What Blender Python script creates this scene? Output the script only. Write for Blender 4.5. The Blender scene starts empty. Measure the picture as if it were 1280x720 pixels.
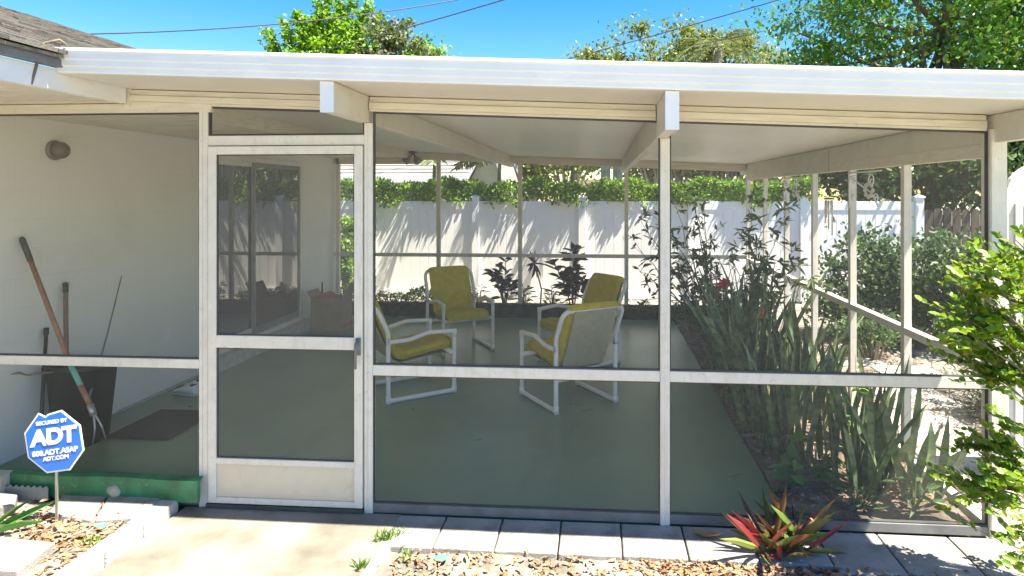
import bpy, math, random
import numpy as np
from mathutils import Vector, Matrix
random.seed(7); rng = np.random.default_rng(7)
R = math.radians
scene = bpy.context.scene
col = scene.collection

# ------------------------------------------------------------------ camera, world, sun, exposure
TH = R(4.43); CT, ST = math.cos(TH), math.sin(TH)
FPX, PX, PY, CZ = 800.0, 688.0, 242.0, 1.77
cam_d = bpy.data.cameras.new('camera'); cam = bpy.data.objects.new('camera', cam_d); col.objects.link(cam)
cam.location = (0, 0, CZ); cam.rotation_euler = (R(90), 0, TH)
cam_d.sensor_width = 36; cam_d.lens = 36 * FPX / 1280
cam_d.shift_x = (640 - PX) / 1280; cam_d.shift_y = -(360 - PY) / 1280
cam_d.clip_end = 2000; cam_d.clip_start = 0.05
scene.camera = cam
SUN = Vector((0.47, -0.165, 1.0)).normalized()
world = bpy.data.worlds.new('World'); scene.world = world; world.use_nodes = True
wn = world.node_tree.nodes; sky = wn.new('ShaderNodeTexSky'); sky.sky_type = 'NISHITA'; sky.sun_disc = False
sky.sun_elevation = math.asin(SUN.z); sky.sun_rotation = math.atan2(SUN.x, SUN.y)
sky.air_density = 1.0; sky.dust_density = 0.3; sky.ozone_density = 1.6
hs = wn.new('ShaderNodeHueSaturation'); hs.inputs['Saturation'].default_value = 1.55; hs.inputs['Hue'].default_value = .51; world.node_tree.links.new(sky.outputs[0], hs.inputs['Color'])
world.node_tree.links.new(hs.outputs[0], wn['Background'].inputs[0]); wn['Background'].inputs[1].default_value = 0.058
sl = bpy.data.lights.new('sun', 'SUN'); sl.energy = 3.35; sl.angle = R(0.5); sl.color = (1, .985, .96)
so = bpy.data.objects.new('sun', sl); col.objects.link(so); so.rotation_euler = (-SUN).to_track_quat('-Z', 'Y').to_euler()
scene.view_settings.view_transform = 'Standard'; scene.view_settings.look = 'None'
scene.view_settings.exposure = 2.5; scene.view_settings.gamma = 1.0
scene.view_settings.use_white_balance = True; scene.view_settings.white_balance_temperature = 7650; scene.view_settings.white_balance_tint = 6
scene.render.engine = 'CYCLES'
scene.cycles.transparent_max_bounces = 24; scene.cycles.max_bounces = 14; scene.cycles.diffuse_bounces = 9

# ------------------------------------------------------------------ helpers
def gx(u, y):                                  # world x of picture column u on the wall plane y
    t = (u - PX) / FPX
    return y * (t * CT - ST) / (CT + t * ST)
def gy(u, x):                                  # world y of picture column u on the wall plane x
    t = (u - PX) / FPX
    return x * (CT + t * ST) / (t * CT - ST)
def gz(v, x, y):
    return CZ + (PY - v) * (y * CT - x * ST) / FPX
def at(u, v, y):
    x = gx(u, y); return Vector((x, y, gz(v, x, y)))
def floor_at(u, v, z=0.0):
    d = FPX * (CZ - z) / (v - PY); xc = (u - PX) / FPX * d
    return Vector((xc * CT - d * ST, d * CT + xc * ST, z))

def tag(o, label=None, cat=None, group=None, kind=None):
    for k, v in (('label', label), ('category', cat), ('group', group), ('kind', kind)):
        if v: o[k] = v
    return o
def empty(name, loc, label, cat, group=None):
    o = bpy.data.objects.new(name, None); o.empty_display_size = .1; col.objects.link(o); o.location = loc
    return tag(o, label, cat, group)

class MB:
    def __init__(s): s.v = []; s.f = []
    def add(s, vs, fs):
        n = len(s.v); s.v += [tuple(v) for v in vs]; s.f += [tuple(i + n for i in f) for f in fs]; return s
    def hexa(s, p):                            # 8 points: bottom 4 ccw, top 4 ccw
        return s.add(p, [(3,2,1,0),(4,5,6,7),(0,1,5,4),(1,2,6,5),(2,3,7,6),(3,0,4,7)])
    def box(s, x0, x1, y0, y1, z0, z1):
        return s.hexa([(x0,y0,z0),(x1,y0,z0),(x1,y1,z0),(x0,y1,z0),(x0,y0,z1),(x1,y0,z1),(x1,y1,z1),(x0,y1,z1)])
    def slope(s, x0, x1, y0, y1, zb, zt):      # zb, zt functions of x
        return s.hexa([(x0,y0,zb(x0)),(x1,y0,zb(x1)),(x1,y1,zb(x1)),(x0,y1,zb(x0)),(x0,y0,zt(x0)),(x1,y0,zt(x1)),(x1,y1,zt(x1)),(x0,y1,zt(x0))])
    def bar(s, a, b, w, h):                    # rectangular bar between two points
        a, b = Vector(a), Vector(b); d = (b - a).normalized(); up = Vector((0,0,1)) if abs(d.z) < .95 else Vector((0,1,0))
        sx = d.cross(up).normalized() * w / 2; sz = sx.normalized().cross(d).normalized() * h / 2
        return s.hexa([a-sx-sz, a+sx-sz, b+sx-sz, b-sx-sz, a-sx+sz, a+sx+sz, b+sx+sz, b-sx+sz])
    def tube(s, pts, r, seg=8, cap=True):
        pts = [Vector(p) for p in pts]; n = len(pts); rs = r if isinstance(r, (list, tuple)) else [r] * n
        ref = None; vs = []; fs = []
        for i, p in enumerate(pts):
            d = (pts[min(i+1, n-1)] - pts[max(i-1, 0)])
            if d.length < 1e-9: d = Vector((0,0,1))
            d.normalize()
            if ref is None: ref = d.orthogonal().normalized()
            ref = (ref - d * ref.dot(d))
            ref = ref.normalized() if ref.length > 1e-6 else d.orthogonal().normalized()
            b = d.cross(ref)
            for k in range(seg):
                a = 2 * math.pi * k / seg; vs.append(p + (ref * math.cos(a) + b * math.sin(a)) * rs[i])
        for i in range(n - 1):
            for k in range(seg):
                k2 = (k + 1) % seg; fs.append((i*seg+k, i*seg+k2, (i+1)*seg+k2, (i+1)*seg+k))
        if cap: fs.append(tuple(range(seg))[::-1]); fs.append(tuple((n-1)*seg + k for k in range(seg)))
        return s.add(vs, fs)
    def lathe(s, prof, c, seg=20, axis='z'):
        vs = []; fs = []
        for r, h in prof:
            for k in range(seg):
                a = 2*math.pi*k/seg; x, y = r*math.cos(a), r*math.sin(a)
                vs.append({'z': (c[0]+x, c[1]+y, c[2]+h), 'x': (c[0]+h, c[1]+x, c[2]+y), 'y': (c[0]+x, c[1]+h, c[2]+y)}[axis])
        for i in range(len(prof)-1):
            for k in range(seg):
                k2 = (k+1) % seg; fs.append((i*seg+k, i*seg+k2, (i+1)*seg+k2, (i+1)*seg+k))
        fs.append(tuple(range(seg))[::-1]); fs.append(tuple((len(prof)-1)*seg+k for k in range(seg)))
        return s.add(vs, fs)
    def blob(s, c, rx, ry, rz, seed=0, n=8, rough=.15):
        rr = random.Random(seed); vs = []; fs = []
        a0 = rr.random() * 6
        for i in range(1, n):
            for k in range(n*2):
                th = math.pi*i/n; ph = math.pi*k/n + a0; q = 1 + rough * (math.sin(3*ph+seed)*math.sin(th)*.5 + rr.uniform(-.5,.5)*.5)
                vs.append((c[0]+rx*q*math.sin(th)*math.cos(ph), c[1]+ry*q*math.sin(th)*math.sin(ph), c[2]+rz*q*math.cos(th)))
        m = n*2; vs.append((c[0],c[1],c[2]+rz)); vs.append((c[0],c[1],c[2]-rz)); T = len(vs)-2
        for i in range(n-2):
            for k in range(m):
                k2=(k+1)%m; fs.append((i*m+k,(i+1)*m+k,(i+1)*m+k2,i*m+k2))
        for k in range(m): fs.append((T,k,(k+1)%m)); fs.append((T+1,(n-2)*m+(k+1)%m,(n-2)*m+k))
        return s.add(vs, fs)
    def build(s, name, mat, parent=None, smooth=False, bevel=0, local=False, seg=2):
        me = bpy.data.meshes.new(name); off = Vector((0,0,0)) if (parent is None or local) else wloc(parent)
        me.from_pydata([(v[0]-off[0], v[1]-off[1], v[2]-off[2]) for v in s.v], [], s.f); me.update()
        me.materials.append(M[mat] if isinstance(mat, str) else mat)
        if smooth: me.polygons.foreach_set('use_smooth', [True]*len(me.polygons))
        o = bpy.data.objects.new(name, me); col.objects.link(o)
        if parent: o.parent = parent
        if bevel:
            m = o.modifiers.new('bevel', 'BEVEL'); m.width = bevel; m.segments = seg; m.limit_method = 'ANGLE'
        return o
def wloc(o):
    l = Vector(o.location)
    while o.parent: o = o.parent; l += Vector(o.location)
    return l
def solo(mb, name, mat, label, cat, group=None, loc=None, **k):     # a thing that is one mesh, origin at its base
    if loc is None:
        xs = [v[0] for v in mb.v]; ys = [v[1] for v in mb.v]; zs = [v[2] for v in mb.v]
        loc = Vector(((min(xs)+max(xs))/2, (min(ys)+max(ys))/2, min(zs)))
    mb.v = [(v[0]-loc[0], v[1]-loc[1], v[2]-loc[2]) for v in mb.v]
    o = mb.build(name, mat, None, **k); o.location = loc
    return tag(o, label, cat, group)
def struct(mb, name, mat, **k): return tag(mb.build(name, mat, None, **k), kind='structure')
def copy_tree(o, parent=None):
    c = o.copy(); col.objects.link(c); c.parent = parent
    for ch in [x for x in bpy.data.objects if x.parent == o]: copy_tree(ch, c)
    return c

# ------------------------------------------------------------------ materials
M = {}
def mk(name, base, rough=.6, metal=0, var=0, vscale=8, bump=0, bscale=60, spec=.5, island=None, trans=0, coords='Object', stretch=None, ramp=None, coat=0, detail=6):
    m = bpy.data.materials.new(name); m.use_nodes = True; nt = m.node_tree; N = nt.nodes; L = nt.links; p = N['Principled BSDF']
    p.inputs['Roughness'].default_value = rough; p.inputs['Metallic'].default_value = metal
    p.inputs['Specular IOR Level'].default_value = spec; p.inputs['Base Color'].default_value = (*base, 1)
    if coat: p.inputs['Coat Weight'].default_value = coat; p.inputs['Coat Roughness'].default_value = .1
    tc = N.new('ShaderNodeTexCoord'); mp = N.new('ShaderNodeMapping'); L.new(tc.outputs[coords], mp.inputs[0])
    if stretch: mp.inputs['Scale'].default_value = stretch
    colo = None
    if ramp:
        nz = N.new('ShaderNodeTexNoise'); nz.inputs['Scale'].default_value = vscale; nz.inputs['Detail'].default_value = detail; L.new(mp.outputs[0], nz.inputs[0])
        r = N.new('ShaderNodeValToRGB'); L.new(nz.outputs[0], r.inputs[0]); e = r.color_ramp.elements
        while len(e) < len(ramp): e.new(.5)
        for i, (ps, c) in enumerate(ramp): e[i].position = ps; e[i].color = (*c, 1)
        colo = r.outputs[0]
    elif var:
        nz = N.new('ShaderNodeTexNoise'); nz.inputs['Scale'].default_value = vscale; nz.inputs['Detail'].default_value = detail; L.new(mp.outputs[0], nz.inputs[0])
        r = N.new('ShaderNodeValToRGB'); L.new(nz.outputs[0], r.inputs[0]); e = r.color_ramp.elements
        e[0].position = .3; e[1].position = .7
        e[0].color = (*[c*(1-var) for c in base], 1); e[1].color = (*[min(1, c*(1+var)) for c in base], 1); colo = r.outputs[0]
    if island:                                   # list of colours chosen per leaf / pebble
        g = N.new('ShaderNodeNewGeometry'); r = N.new('ShaderNodeValToRGB'); e = r.color_ramp.elements
        while len(e) < len(island): e.new(.5)
        for i, c in enumerate(island): e[i].position = i/(len(island)-1); e[i].color = (*c, 1)
        L.new(g.outputs['Random Per Island'], r.inputs[0]); colo = r.outputs[0]
    if colo is not None: L.new(colo, p.inputs['Base Color'])
    if bump:
        n2 = N.new('ShaderNodeTexNoise'); n2.inputs['Scale'].default_value = bscale; n2.inputs['Detail'].default_value = 6; L.new(mp.outputs[0], n2.inputs[0])
        b = N.new('ShaderNodeBump'); b.inputs['Strength'].default_value = bump; b.inputs['Distance'].default_value = .01
        L.new(n2.outputs[0], b.inputs['Height']); L.new(b.outputs[0], p.inputs['Normal'])
    if trans:
        t = N.new('ShaderNodeBsdfTranslucent'); mx = N.new('ShaderNodeMixShader'); mx.inputs[0].default_value = trans
        if colo is not None: L.new(colo, t.inputs[0])
        else: t.inputs[0].default_value = (*base, 1)
        L.new(p.outputs[0], mx.inputs[1]); L.new(t.outputs[0], mx.inputs[2]); L.new(mx.outputs[0], N['Material Output'].inputs[0])
    M[name] = m; return m
mk('cream_aluminium', (.70,.665,.60), .42, var=.06, vscale=14, bump=.08, bscale=90)
mk('gutter_white', (.78,.79,.80), .35, var=.04, vscale=5)
mk('ceiling_cream', (.70,.67,.62), .34, var=.05, vscale=1.2, bump=.03, bscale=6)
mk('header_cream', (.66,.61,.52), .5, var=.1, vscale=9, stretch=(.5,1,6))
mk('beam_paint', (.64,.61,.54), .45, var=.06, vscale=5, bump=.06)
mk('soffit', (.68,.63,.54), .55, var=.05)
mk('shingle', (.21,.185,.165), .9, var=.35, vscale=26, bump=.6, bscale=40)
mk('dark_metal', (.06,.06,.06), .5, var=.2)
mk('gutter_grey', (.16,.16,.165), .45, var=.2)
mk('black_plastic', (.02,.021,.02), .5, var=.3)
mk('pvc', (.84,.81,.74), .32, var=.04, vscale=12, spec=.5)
mk('cushion', (.56,.44,.05), .85, var=.12, vscale=18, bump=.5, bscale=260, spec=.2)
mk('sling', (.42,.37,.26), .85, var=.08, vscale=20, bump=.3, bscale=300, spec=.2)
mk('concrete', (.47,.44,.39), .85, ramp=[(.25,(.11,.098,.078)),(.42,(.17,.156,.13)),(.55,(.215,.203,.178)),(.8,(.27,.257,.23))], vscale=3.2, bump=.4, bscale=140, detail=12)
mk('paver', (.5,.49,.46), .9, ramp=[(.3,(.19,.18,.165)),(.5,(.29,.28,.265)),(.72,(.36,.35,.33))], vscale=6, bump=.7, bscale=160, detail=12)
mk('painted_block', (.42,.41,.385), .7, var=.14, vscale=12, bump=.5, bscale=90)
mk('ground_soil', (.2,.17,.13), .95, ramp=[(.3,(.10,.085,.07)),(.5,(.235,.205,.175)),(.7,(.36,.33,.29))], vscale=7, bump=.9, bscale=90, detail=12)
mk('bed_soil', (.1,.075,.05), .95, ramp=[(.3,(.06,.045,.033)),(.55,(.15,.115,.085)),(.75,(.28,.23,.17))], vscale=9, bump=1, bscale=70, detail=12)
mk('pale_ground', (.1,.14,.05), .95, ramp=[(.3,(.20,.19,.12)),(.55,(.30,.28,.20)),(.75,(.40,.37,.31))], vscale=1.5, bump=.8, bscale=60, detail=10)  # pale sandy tone chosen so ground out of view bounces light
mk('path_mat', (.5,.48,.44), .9, ramp=[(.3,(.30,.27,.22)),(.5,(.50,.47,.42)),(.7,(.62,.6,.56))], vscale=5, bump=.7, bscale=120, detail=12)
mk('litter', (.3,.2,.1), .8, island=[(.14,.07,.04),(.32,.15,.07),(.38,.27,.18),(.26,.13,.07),(.42,.20,.08),(.36,.28,.20),(.19,.12,.08),(.45,.34,.22)], trans=.15)
mk('pebble', (.5,.5,.5), .6, island=[(.62,.58,.52),(.45,.38,.30),(.70,.68,.64),(.50,.34,.22),(.36,.33,.30),(.66,.50,.36)])
mk('green_board', (.022,.17,.075), .45, var=.35, vscale=10, bump=.2, bscale=60)
mk('corrugated_grey', (.22,.25,.26), .5, var=.15)
mk('stone', (.42,.39,.34), .9, var=.25, vscale=20, bump=.8, bscale=60)
mk('bark', (.16,.12,.09), .95, var=.4, vscale=8, bump=.9, bscale=30, stretch=(3,3,.5))
mk('pale_bark', (.42,.39,.34), .9, var=.25, vscale=6, bump=.4, bscale=20)
mk('stem', (.22,.185,.13), .8, var=.3)
mk('green_stem', (.12,.16,.05), .7, var=.2)
mk('wood_handle', (.30,.14,.075), .5, var=.25, vscale=6, stretch=(8,8,1))
mk('old_handle', (.17,.13,.095), .7, var=.3, vscale=6, stretch=(8,8,1))
mk('grip_green', (.045,.06,.045), .6)
mk('teal', (.12,.40,.32), .5)
mk('steel', (.45,.45,.45), .35, metal=.8, var=.15)
mk('cardboard', (.30,.22,.14), .85, var=.1)
mk('red_card', (.40,.09,.05), .6, var=.15)
mk('shoe_white', (.7,.69,.66), .6, var=.08)
mk('mat_dark', (.035,.04,.035), .9, var=.3, vscale=40, bump=.6, bscale=200)
mk('vinyl', (.84,.84,.83), .4, var=.03, vscale=2)
mk('white_gate', (.58,.57,.55), .5, var=.05)
mk('brown_wood', (.10,.075,.055), .85, var=.35, vscale=6, stretch=(6,6,.6), bump=.4)
mk('stucco_yellow', (.60,.50,.30), .9, var=.06, bump=.2)
mk('stucco_tan', (.50,.42,.29), .9, var=.08, bump=.2)
mk('trim_white', (.78,.77,.74), .5)
mk('kerb_dark', (.06,.05,.042), .9, var=.4, vscale=12, bump=.6)
mk('kick_panel',(.66,.58,.46),.5,var=.03,vscale=9,bump=.35,bscale=22)
mk('glass_dark', (.012,.014,.014), 0, spec=.9); M['glass_dark'].node_tree.nodes['Principled BSDF'].inputs['IOR'].default_value = 1.95  # opaque pane; the unlit room behind is put into its dark colour
mk('window_glass', (.02,.025,.03), .05, spec=.9)
mk('lamp_glass', (.13,.12,.10), .25)
mk('sign_blue', (.012,.155,.66), .35, coat=.2)
mk('sign_white', (.82,.82,.82), .4)
mk('plastic_aqua', (.10,.50,.40), .3)
mk('flower_red', (.75,.04,.02), .5, trans=.3); mk('flower_orange', (.8,.22,.05), .5, trans=.3)
LT = .38
mk('leaf_maple', (.1,.2,.03), .5, island=[(.12,.27,.012),(.20,.40,.02),(.28,.48,.03),(.10,.22,.012),(.33,.50,.04)], trans=LT)
mk('leaf_dusky', (.1,.1,.07), .6, island=[(.10,.13,.05),(.15,.16,.07),(.22,.20,.13),(.09,.16,.03),(.12,.22,.03)], trans=.3)
mk('leaf_olive', (.12,.14,.03), .5, island=[(.12,.16,.02),(.20,.25,.03),(.28,.31,.06),(.08,.12,.02),(.24,.24,.08)], trans=LT)
mk('leaf_broad', (.06,.14,.03), .28, island=[(.07,.19,.03),(.10,.26,.035),(.13,.31,.035),(.18,.38,.05),(.06,.17,.035),(.38,.40,.06)], trans=LT)
mk('leaf_hedge', (.1,.2,.03), .5, island=[(.07,.16,.02),(.16,.30,.03),(.26,.40,.05),(.10,.22,.03)], trans=.35)
mk('leaf_shrub', (.03,.07,.02), .45, island=[(.05,.10,.025),(.09,.15,.04),(.07,.12,.04),(.14,.21,.05)], trans=.35)
mk('leaf_shade', (.04,.07,.03), .5, island=[(.045,.09,.025),(.07,.13,.04),(.11,.18,.05)], trans=.3)  # darker leaves; on the side yard bushes shade is put into the colour
mk('leaf_croton', (.04,.02,.02), .4, island=[(.035,.018,.018),(.05,.03,.02),(.03,.035,.018),(.07,.02,.02)], trans=.15)
mk('leaf_lime', (.2,.35,.03), .4, island=[(.10,.22,.014),(.16,.31,.018),(.24,.37,.028),(.12,.26,.018),(.32,.36,.04),(.07,.17,.014)], trans=.4)
mk('leaf_frond', (.12,.16,.05), .5, island=[(.12,.16,.05),(.2,.24,.08),(.26,.27,.12)], trans=.3)
mk('leaf_bromelia', (.2,.1,.05), .4, island=[(.07,.17,.03),(.22,.33,.08),(.48,.05,.08),(.10,.20,.04),(.38,.06,.07),(.26,.38,.12),(.12,.06,.05)], trans=.3)
mk('leaf_wide', (.05,.16,.04), .35, island=[(.05,.16,.04),(.08,.24,.05)], trans=.3)
mk('grass_blade', (.12,.25,.04), .6, island=[(.1,.22,.03),(.2,.34,.06)], trans=.3)
mk('dead_leaf', (.35,.22,.12), .8, var=.2)

def snake_mat():
    m = mk('snake', (.05,.09,.05), .35, trans=.12); N = m.node_tree.nodes; L = m.node_tree.links
    tc = N.new('ShaderNodeTexCoord'); mp = N.new('ShaderNodeMapping'); mp.inputs['Scale'].default_value = (3,3,16); L.new(tc.outputs['Object'], mp.inputs[0])
    nz = N.new('ShaderNodeTexNoise'); nz.inputs['Scale'].default_value = 1; nz.inputs['Detail'].default_value = 3; L.new(mp.outputs[0], nz.inputs[0])
    r = N.new('ShaderNodeValToRGB'); L.new(nz.outputs[0], r.inputs[0]); e = r.color_ramp.elements
    e[0].position = .42; e[0].color = (.08,.13,.055,1); e[1].position = .62; e[1].color = (.22,.29,.13,1)
    L.new(r.outputs[0], N['Principled BSDF'].inputs['Base Color'])
snake_mat()
def wall_mat():                                  # painted block wall with faint joints
    m = mk('block_wall', (.74,.73,.70), .6); N = m.node_tree.nodes; L = m.node_tree.links
    tc = N.new('ShaderNodeTexCoord'); sp = N.new('ShaderNodeSeparateXYZ'); cb = N.new('ShaderNodeCombineXYZ'); L.new(tc.outputs['Object'], sp.inputs[0])
    L.new(sp.outputs['Y'], cb.inputs['X']); L.new(sp.outputs['Z'], cb.inputs['Y'])
    br = N.new('ShaderNodeTexBrick'); br.inputs['Scale'].default_value = 1; br.inputs['Brick Width'].default_value = .40; br.inputs['Row Height'].default_value = .20
    br.inputs['Mortar Size'].default_value = .005; br.inputs['Mortar Smooth'].default_value = .6; br.inputs['Color1'].default_value = (1,1,1,1); br.inputs['Color2'].default_value = (.95,.95,.95,1); br.inputs['Mortar'].default_value = (0,0,0,1)
    L.new(cb.outputs[0], br.inputs['Vector'])
    nz = N.new('ShaderNodeTexNoise'); nz.inputs['Scale'].default_value = 50; L.new(tc.outputs['Object'], nz.inputs[0])
    ad = N.new('ShaderNodeMath'); ad.operation = 'MULTIPLY_ADD'; ad.inputs[1].default_value = .25; L.new(nz.outputs[0], ad.inputs[0]); L.new(br.outputs['Color'], ad.inputs[2])
    b = N.new('ShaderNodeBump'); b.inputs['Strength'].default_value = .35; b.inputs['Distance'].default_value = .004; L.new(ad.outputs[0], b.inputs['Height'])
    L.new(b.outputs[0], N['Principled BSDF'].inputs['Normal'])
wall_mat()
def floor_mat():
    m = mk('green_floor', (.035,.075,.055), .36, spec=.5, ramp=[(.25,(.125,.205,.118)),(.5,(.148,.240,.142)),(.75,(.172,.272,.166))], vscale=.9, bump=.12, bscale=9, detail=10)
    N = m.node_tree.nodes; L = m.node_tree.links
    nz = N.new('ShaderNodeTexNoise'); nz.inputs['Scale'].default_value = 1.6; nz.inputs['Detail'].default_value = 8
    tc = N.new('ShaderNodeTexCoord'); L.new(tc.outputs['Object'], nz.inputs[0])
    mr = N.new('ShaderNodeMapRange'); mr.inputs['To Min'].default_value = .22; mr.inputs['To Max'].default_value = .40; L.new(nz.outputs[0], mr.inputs['Value']); L.new(mr.outputs[0], N['Principled BSDF'].inputs['Roughness'])
floor_mat()
def wear(name, scale, lo, hi, c, fac, stretch=(1,1,1)):      # sparse dirt, stains and dust mixed into a base colour
    m = M[name]; N = m.node_tree.nodes; L = m.node_tree.links; p = N['Principled BSDF']; src = p.inputs['Base Color'].links[0].from_socket if p.inputs['Base Color'].links else None
    tc = N.new('ShaderNodeTexCoord'); mp = N.new('ShaderNodeMapping'); mp.inputs['Scale'].default_value = stretch; L.new(tc.outputs['Object'], mp.inputs[0])
    nz = N.new('ShaderNodeTexNoise'); nz.inputs['Scale'].default_value = scale; nz.inputs['Detail'].default_value = 12; nz.inputs['Roughness'].default_value = .65; nz.inputs['Distortion'].default_value = .6; L.new(mp.outputs[0], nz.inputs[0])
    mr = N.new('ShaderNodeMapRange'); mr.inputs['From Min'].default_value = lo; mr.inputs['From Max'].default_value = hi; mr.inputs['To Max'].default_value = fac; L.new(nz.outputs[0], mr.inputs['Value'])
    mx = N.new('ShaderNodeMixRGB'); L.new(mr.outputs[0], mx.inputs[0])
    if src: L.new(src, mx.inputs[1])
    else: mx.inputs[1].default_value = p.inputs['Base Color'].default_value
    mx.inputs[2].default_value = (*c, 1); L.new(mx.outputs[0], p.inputs['Base Color'])
wear('green_floor', 2.2, .56, .75, (.20,.21,.17), .45)
wear('green_floor', 70, .64, .72, (.34,.32,.26), .5)
wear('green_floor', 1.0, .50, .64, (.08,.12,.08), .35, (1.2,.5,1))
wear('cream_aluminium', 30, .58, .72, (.36,.31,.24), .45)
wear('cream_aluminium', 4, .52, .70, (.50,.45,.36), .4, (6,6,1))
wear('gutter_white', 3, .55, .75, (.55,.53,.48), .4, (.6,3,8))
wear('beam_paint', 6, .55, .7, (.42,.38,.31), .5)
wear('header_cream', 22, .60, .72, (.38,.32,.23), .5)
wear('paver', 40, .58, .70, (.08,.075,.065), .6)
wear('paver', 2.5, .5, .68, (.19,.17,.14), .5)
wear('concrete', 45, .60, .72, (.10,.09,.07), .4)
wear('painted_block', 18, .56, .68, (.26,.24,.20), .6)
wear('green_board', 35, .60, .70, (.30,.32,.26), .6)
wear('kick_panel', 12, .58, .70, (.45,.36,.25), .35)
wear('vinyl', 1.5, .55, .75, (.62,.62,.57), .4, (1,1,.4))
wear('block_wall', 1.2, .52, .75, (.60,.58,.53), .4)
wear('cushion', 5, .52, .72, (.62,.50,.14), .35)
def screen_mat(name, fac, c):
    m = bpy.data.materials.new(name); m.use_nodes = True; N = m.node_tree.nodes; L = m.node_tree.links; N.remove(N['Principled BSDF'])
    t = N.new('ShaderNodeBsdfTransparent'); d = N.new('ShaderNodeBsdfDiffuse'); d.inputs[0].default_value = (*c, 1)
    nz = N.new('ShaderNodeTexNoise'); nz.inputs['Scale'].default_value = 1.5; tc = N.new('ShaderNodeTexCoord'); L.new(tc.outputs['Object'], nz.inputs[0])
    mr = N.new('ShaderNodeMapRange'); mr.inputs['To Min'].default_value = fac*.85; mr.inputs['To Max'].default_value = fac*1.15; L.new(nz.outputs[0], mr.inputs['Value'])
    mx = N.new('ShaderNodeMixShader'); L.new(mr.outputs[0], mx.inputs[0]); L.new(t.outputs[0], mx.inputs[1]); L.new(d.outputs[0], mx.inputs[2]); L.new(mx.outputs[0], N['Material Output'].inputs[0]); M[name] = m
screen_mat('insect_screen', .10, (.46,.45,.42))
screen_mat('insect_screen_far', .05, (.25,.24,.22)); screen_mat('insect_screen_side', .11, (.5,.49,.45))  # side mesh made denser and paler to put haze into it; far one clear

# ------------------------------------------------------------------ leaf clouds
def leaf_mb(P, D, length, width, fold=.25, sag=0.0, nrm=None):
    """P base points (n,3), D directions; oval folded leaves, numpy"""
    P = np.asarray(P, float); D = np.asarray(D, float); n = len(P)
    D /= np.linalg.norm(D, axis=1, keepdims=True) + 1e-9
    up = rng.normal(size=(n,3)) * .6 + np.array([0,0,1.]) if nrm is None else np.asarray(nrm, float)
    S = np.cross(D, up); S /= np.linalg.norm(S, axis=1, keepdims=True) + 1e-9
    Nn = np.cross(S, D)
    Ls = (np.asarray(length) * rng.uniform(.7, 1.25, n))[:,None]; Ws = (np.asarray(width) * rng.uniform(.75, 1.2, n))[:,None] / 2
    b = P; t = P + D*Ls - Nn*Ls*sag
    l1 = P + D*Ls*.3 + S*Ws*.85 + Nn*Ws*fold; l2 = P + D*Ls*.68 + S*Ws*.8 + Nn*(Ws*fold - Ls*sag*.4)
    r1 = P + D*Ls*.3 - S*Ws*.85 + Nn*Ws*fold; r2 = P + D*Ls*.68 - S*Ws*.8 + Nn*(Ws*fold - Ls*sag*.4)
    V = np.stack([b,l1,l2,t,r2,r1], 1).reshape(-1,3); base = np.arange(n)[:,None]*6
    F = np.concatenate([base+np.array([[0,3,2,1]]), base+np.array([[0,5,4,3]])], 0)
    return V, F
def np_obj(name, V, F, mat, parent=None, off=None, smooth=False):
    V = np.asarray(V, np.float32); F = np.asarray(F, np.int32)
    o3 = np.array(wloc(parent) if parent else (off or (0,0,0)), np.float32)
    me = bpy.data.meshes.new(name); me.vertices.add(len(V)); me.vertices.foreach_set('co', (V-o3).ravel())
    k = F.shape[1]; me.loops.add(F.size); me.loops.foreach_set('vertex_index', F.ravel())
    me.polygons.add(len(F)); me.polygons.foreach_set('loop_start', np.arange(len(F))*k)
    me.update(calc_edges=True); me.validate()
    me.materials.append(M[mat]); o = bpy.data.objects.new(name, me); col.objects.link(o)
    if parent: o.parent = parent
    elif off is not None: o.location = off
    return o
def rnd_dir(n): d = rng.normal(size=(n,3)); return d/np.linalg.norm(d, axis=1, keepdims=True)
def crown_pts(c, r, nclump, nleaf, cr, shell=.55):
    c = np.array(c); r = np.array(r); d = rnd_dir(nclump); rad = rng.uniform(shell, 1.0, (nclump,1))
    cc = c + d*rad*r*(1 + .12*np.sin(d[:,:1]*7 + d[:,2:]*5))
    idx = rng.integers(0, nclump, nleaf); s = rng.uniform(.6,1.35,(nclump,1))
    pts = cc[idx] + rng.normal(size=(nleaf,3))*cr*s[idx]*np.array([1,1,.6])
    return cc, pts
def tree(name, label, base, c, r, leaf, nleaf, nclump, cr, ll, lw, trunk_r=.2, bark='bark', group=None, lower=True, parts=None):
    t = empty(name, base, label, 'tree', group)
    cc, pts = crown_pts(c, r, nclump, nleaf, cr)
    D = rnd_dir(len(pts)) + np.array([0,0,-.25]); V, F = leaf_mb(pts, D, ll, lw)
    np_obj('crown', V, F, leaf, t)
    tb = MB(); b = Vector(base); top = Vector(c) + Vector((0,0,r[2]*.35))
    path = [b.lerp(top, k/6) + Vector((random.uniform(-.1,.1), random.uniform(-.1,.1), 0))*(k>0)*r[0]*.3 for k in range(7)]
    tb.tube(path, [trunk_r*(1-.13*k) for k in range(7)], 10)
    tb.build('trunk', bark, t, smooth=True)
    lb = MB()
    for i in range(0, len(cc), max(1, len(cc)//34)):
        e = Vector(cc[i]); s = path[random.randint(2,5)]; mid = s.lerp(e, .5) + Vector((0,0,random.uniform(-.2,.3)))
        q = [s, s.lerp(mid,.6)+Vector((0,0,-.05)), mid, e]; lb.tube(q, [trunk_r*.35, trunk_r*.26, trunk_r*.17, trunk_r*.05], 6)
    lb.build('limb', bark, t, smooth=True)
    return t
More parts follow.
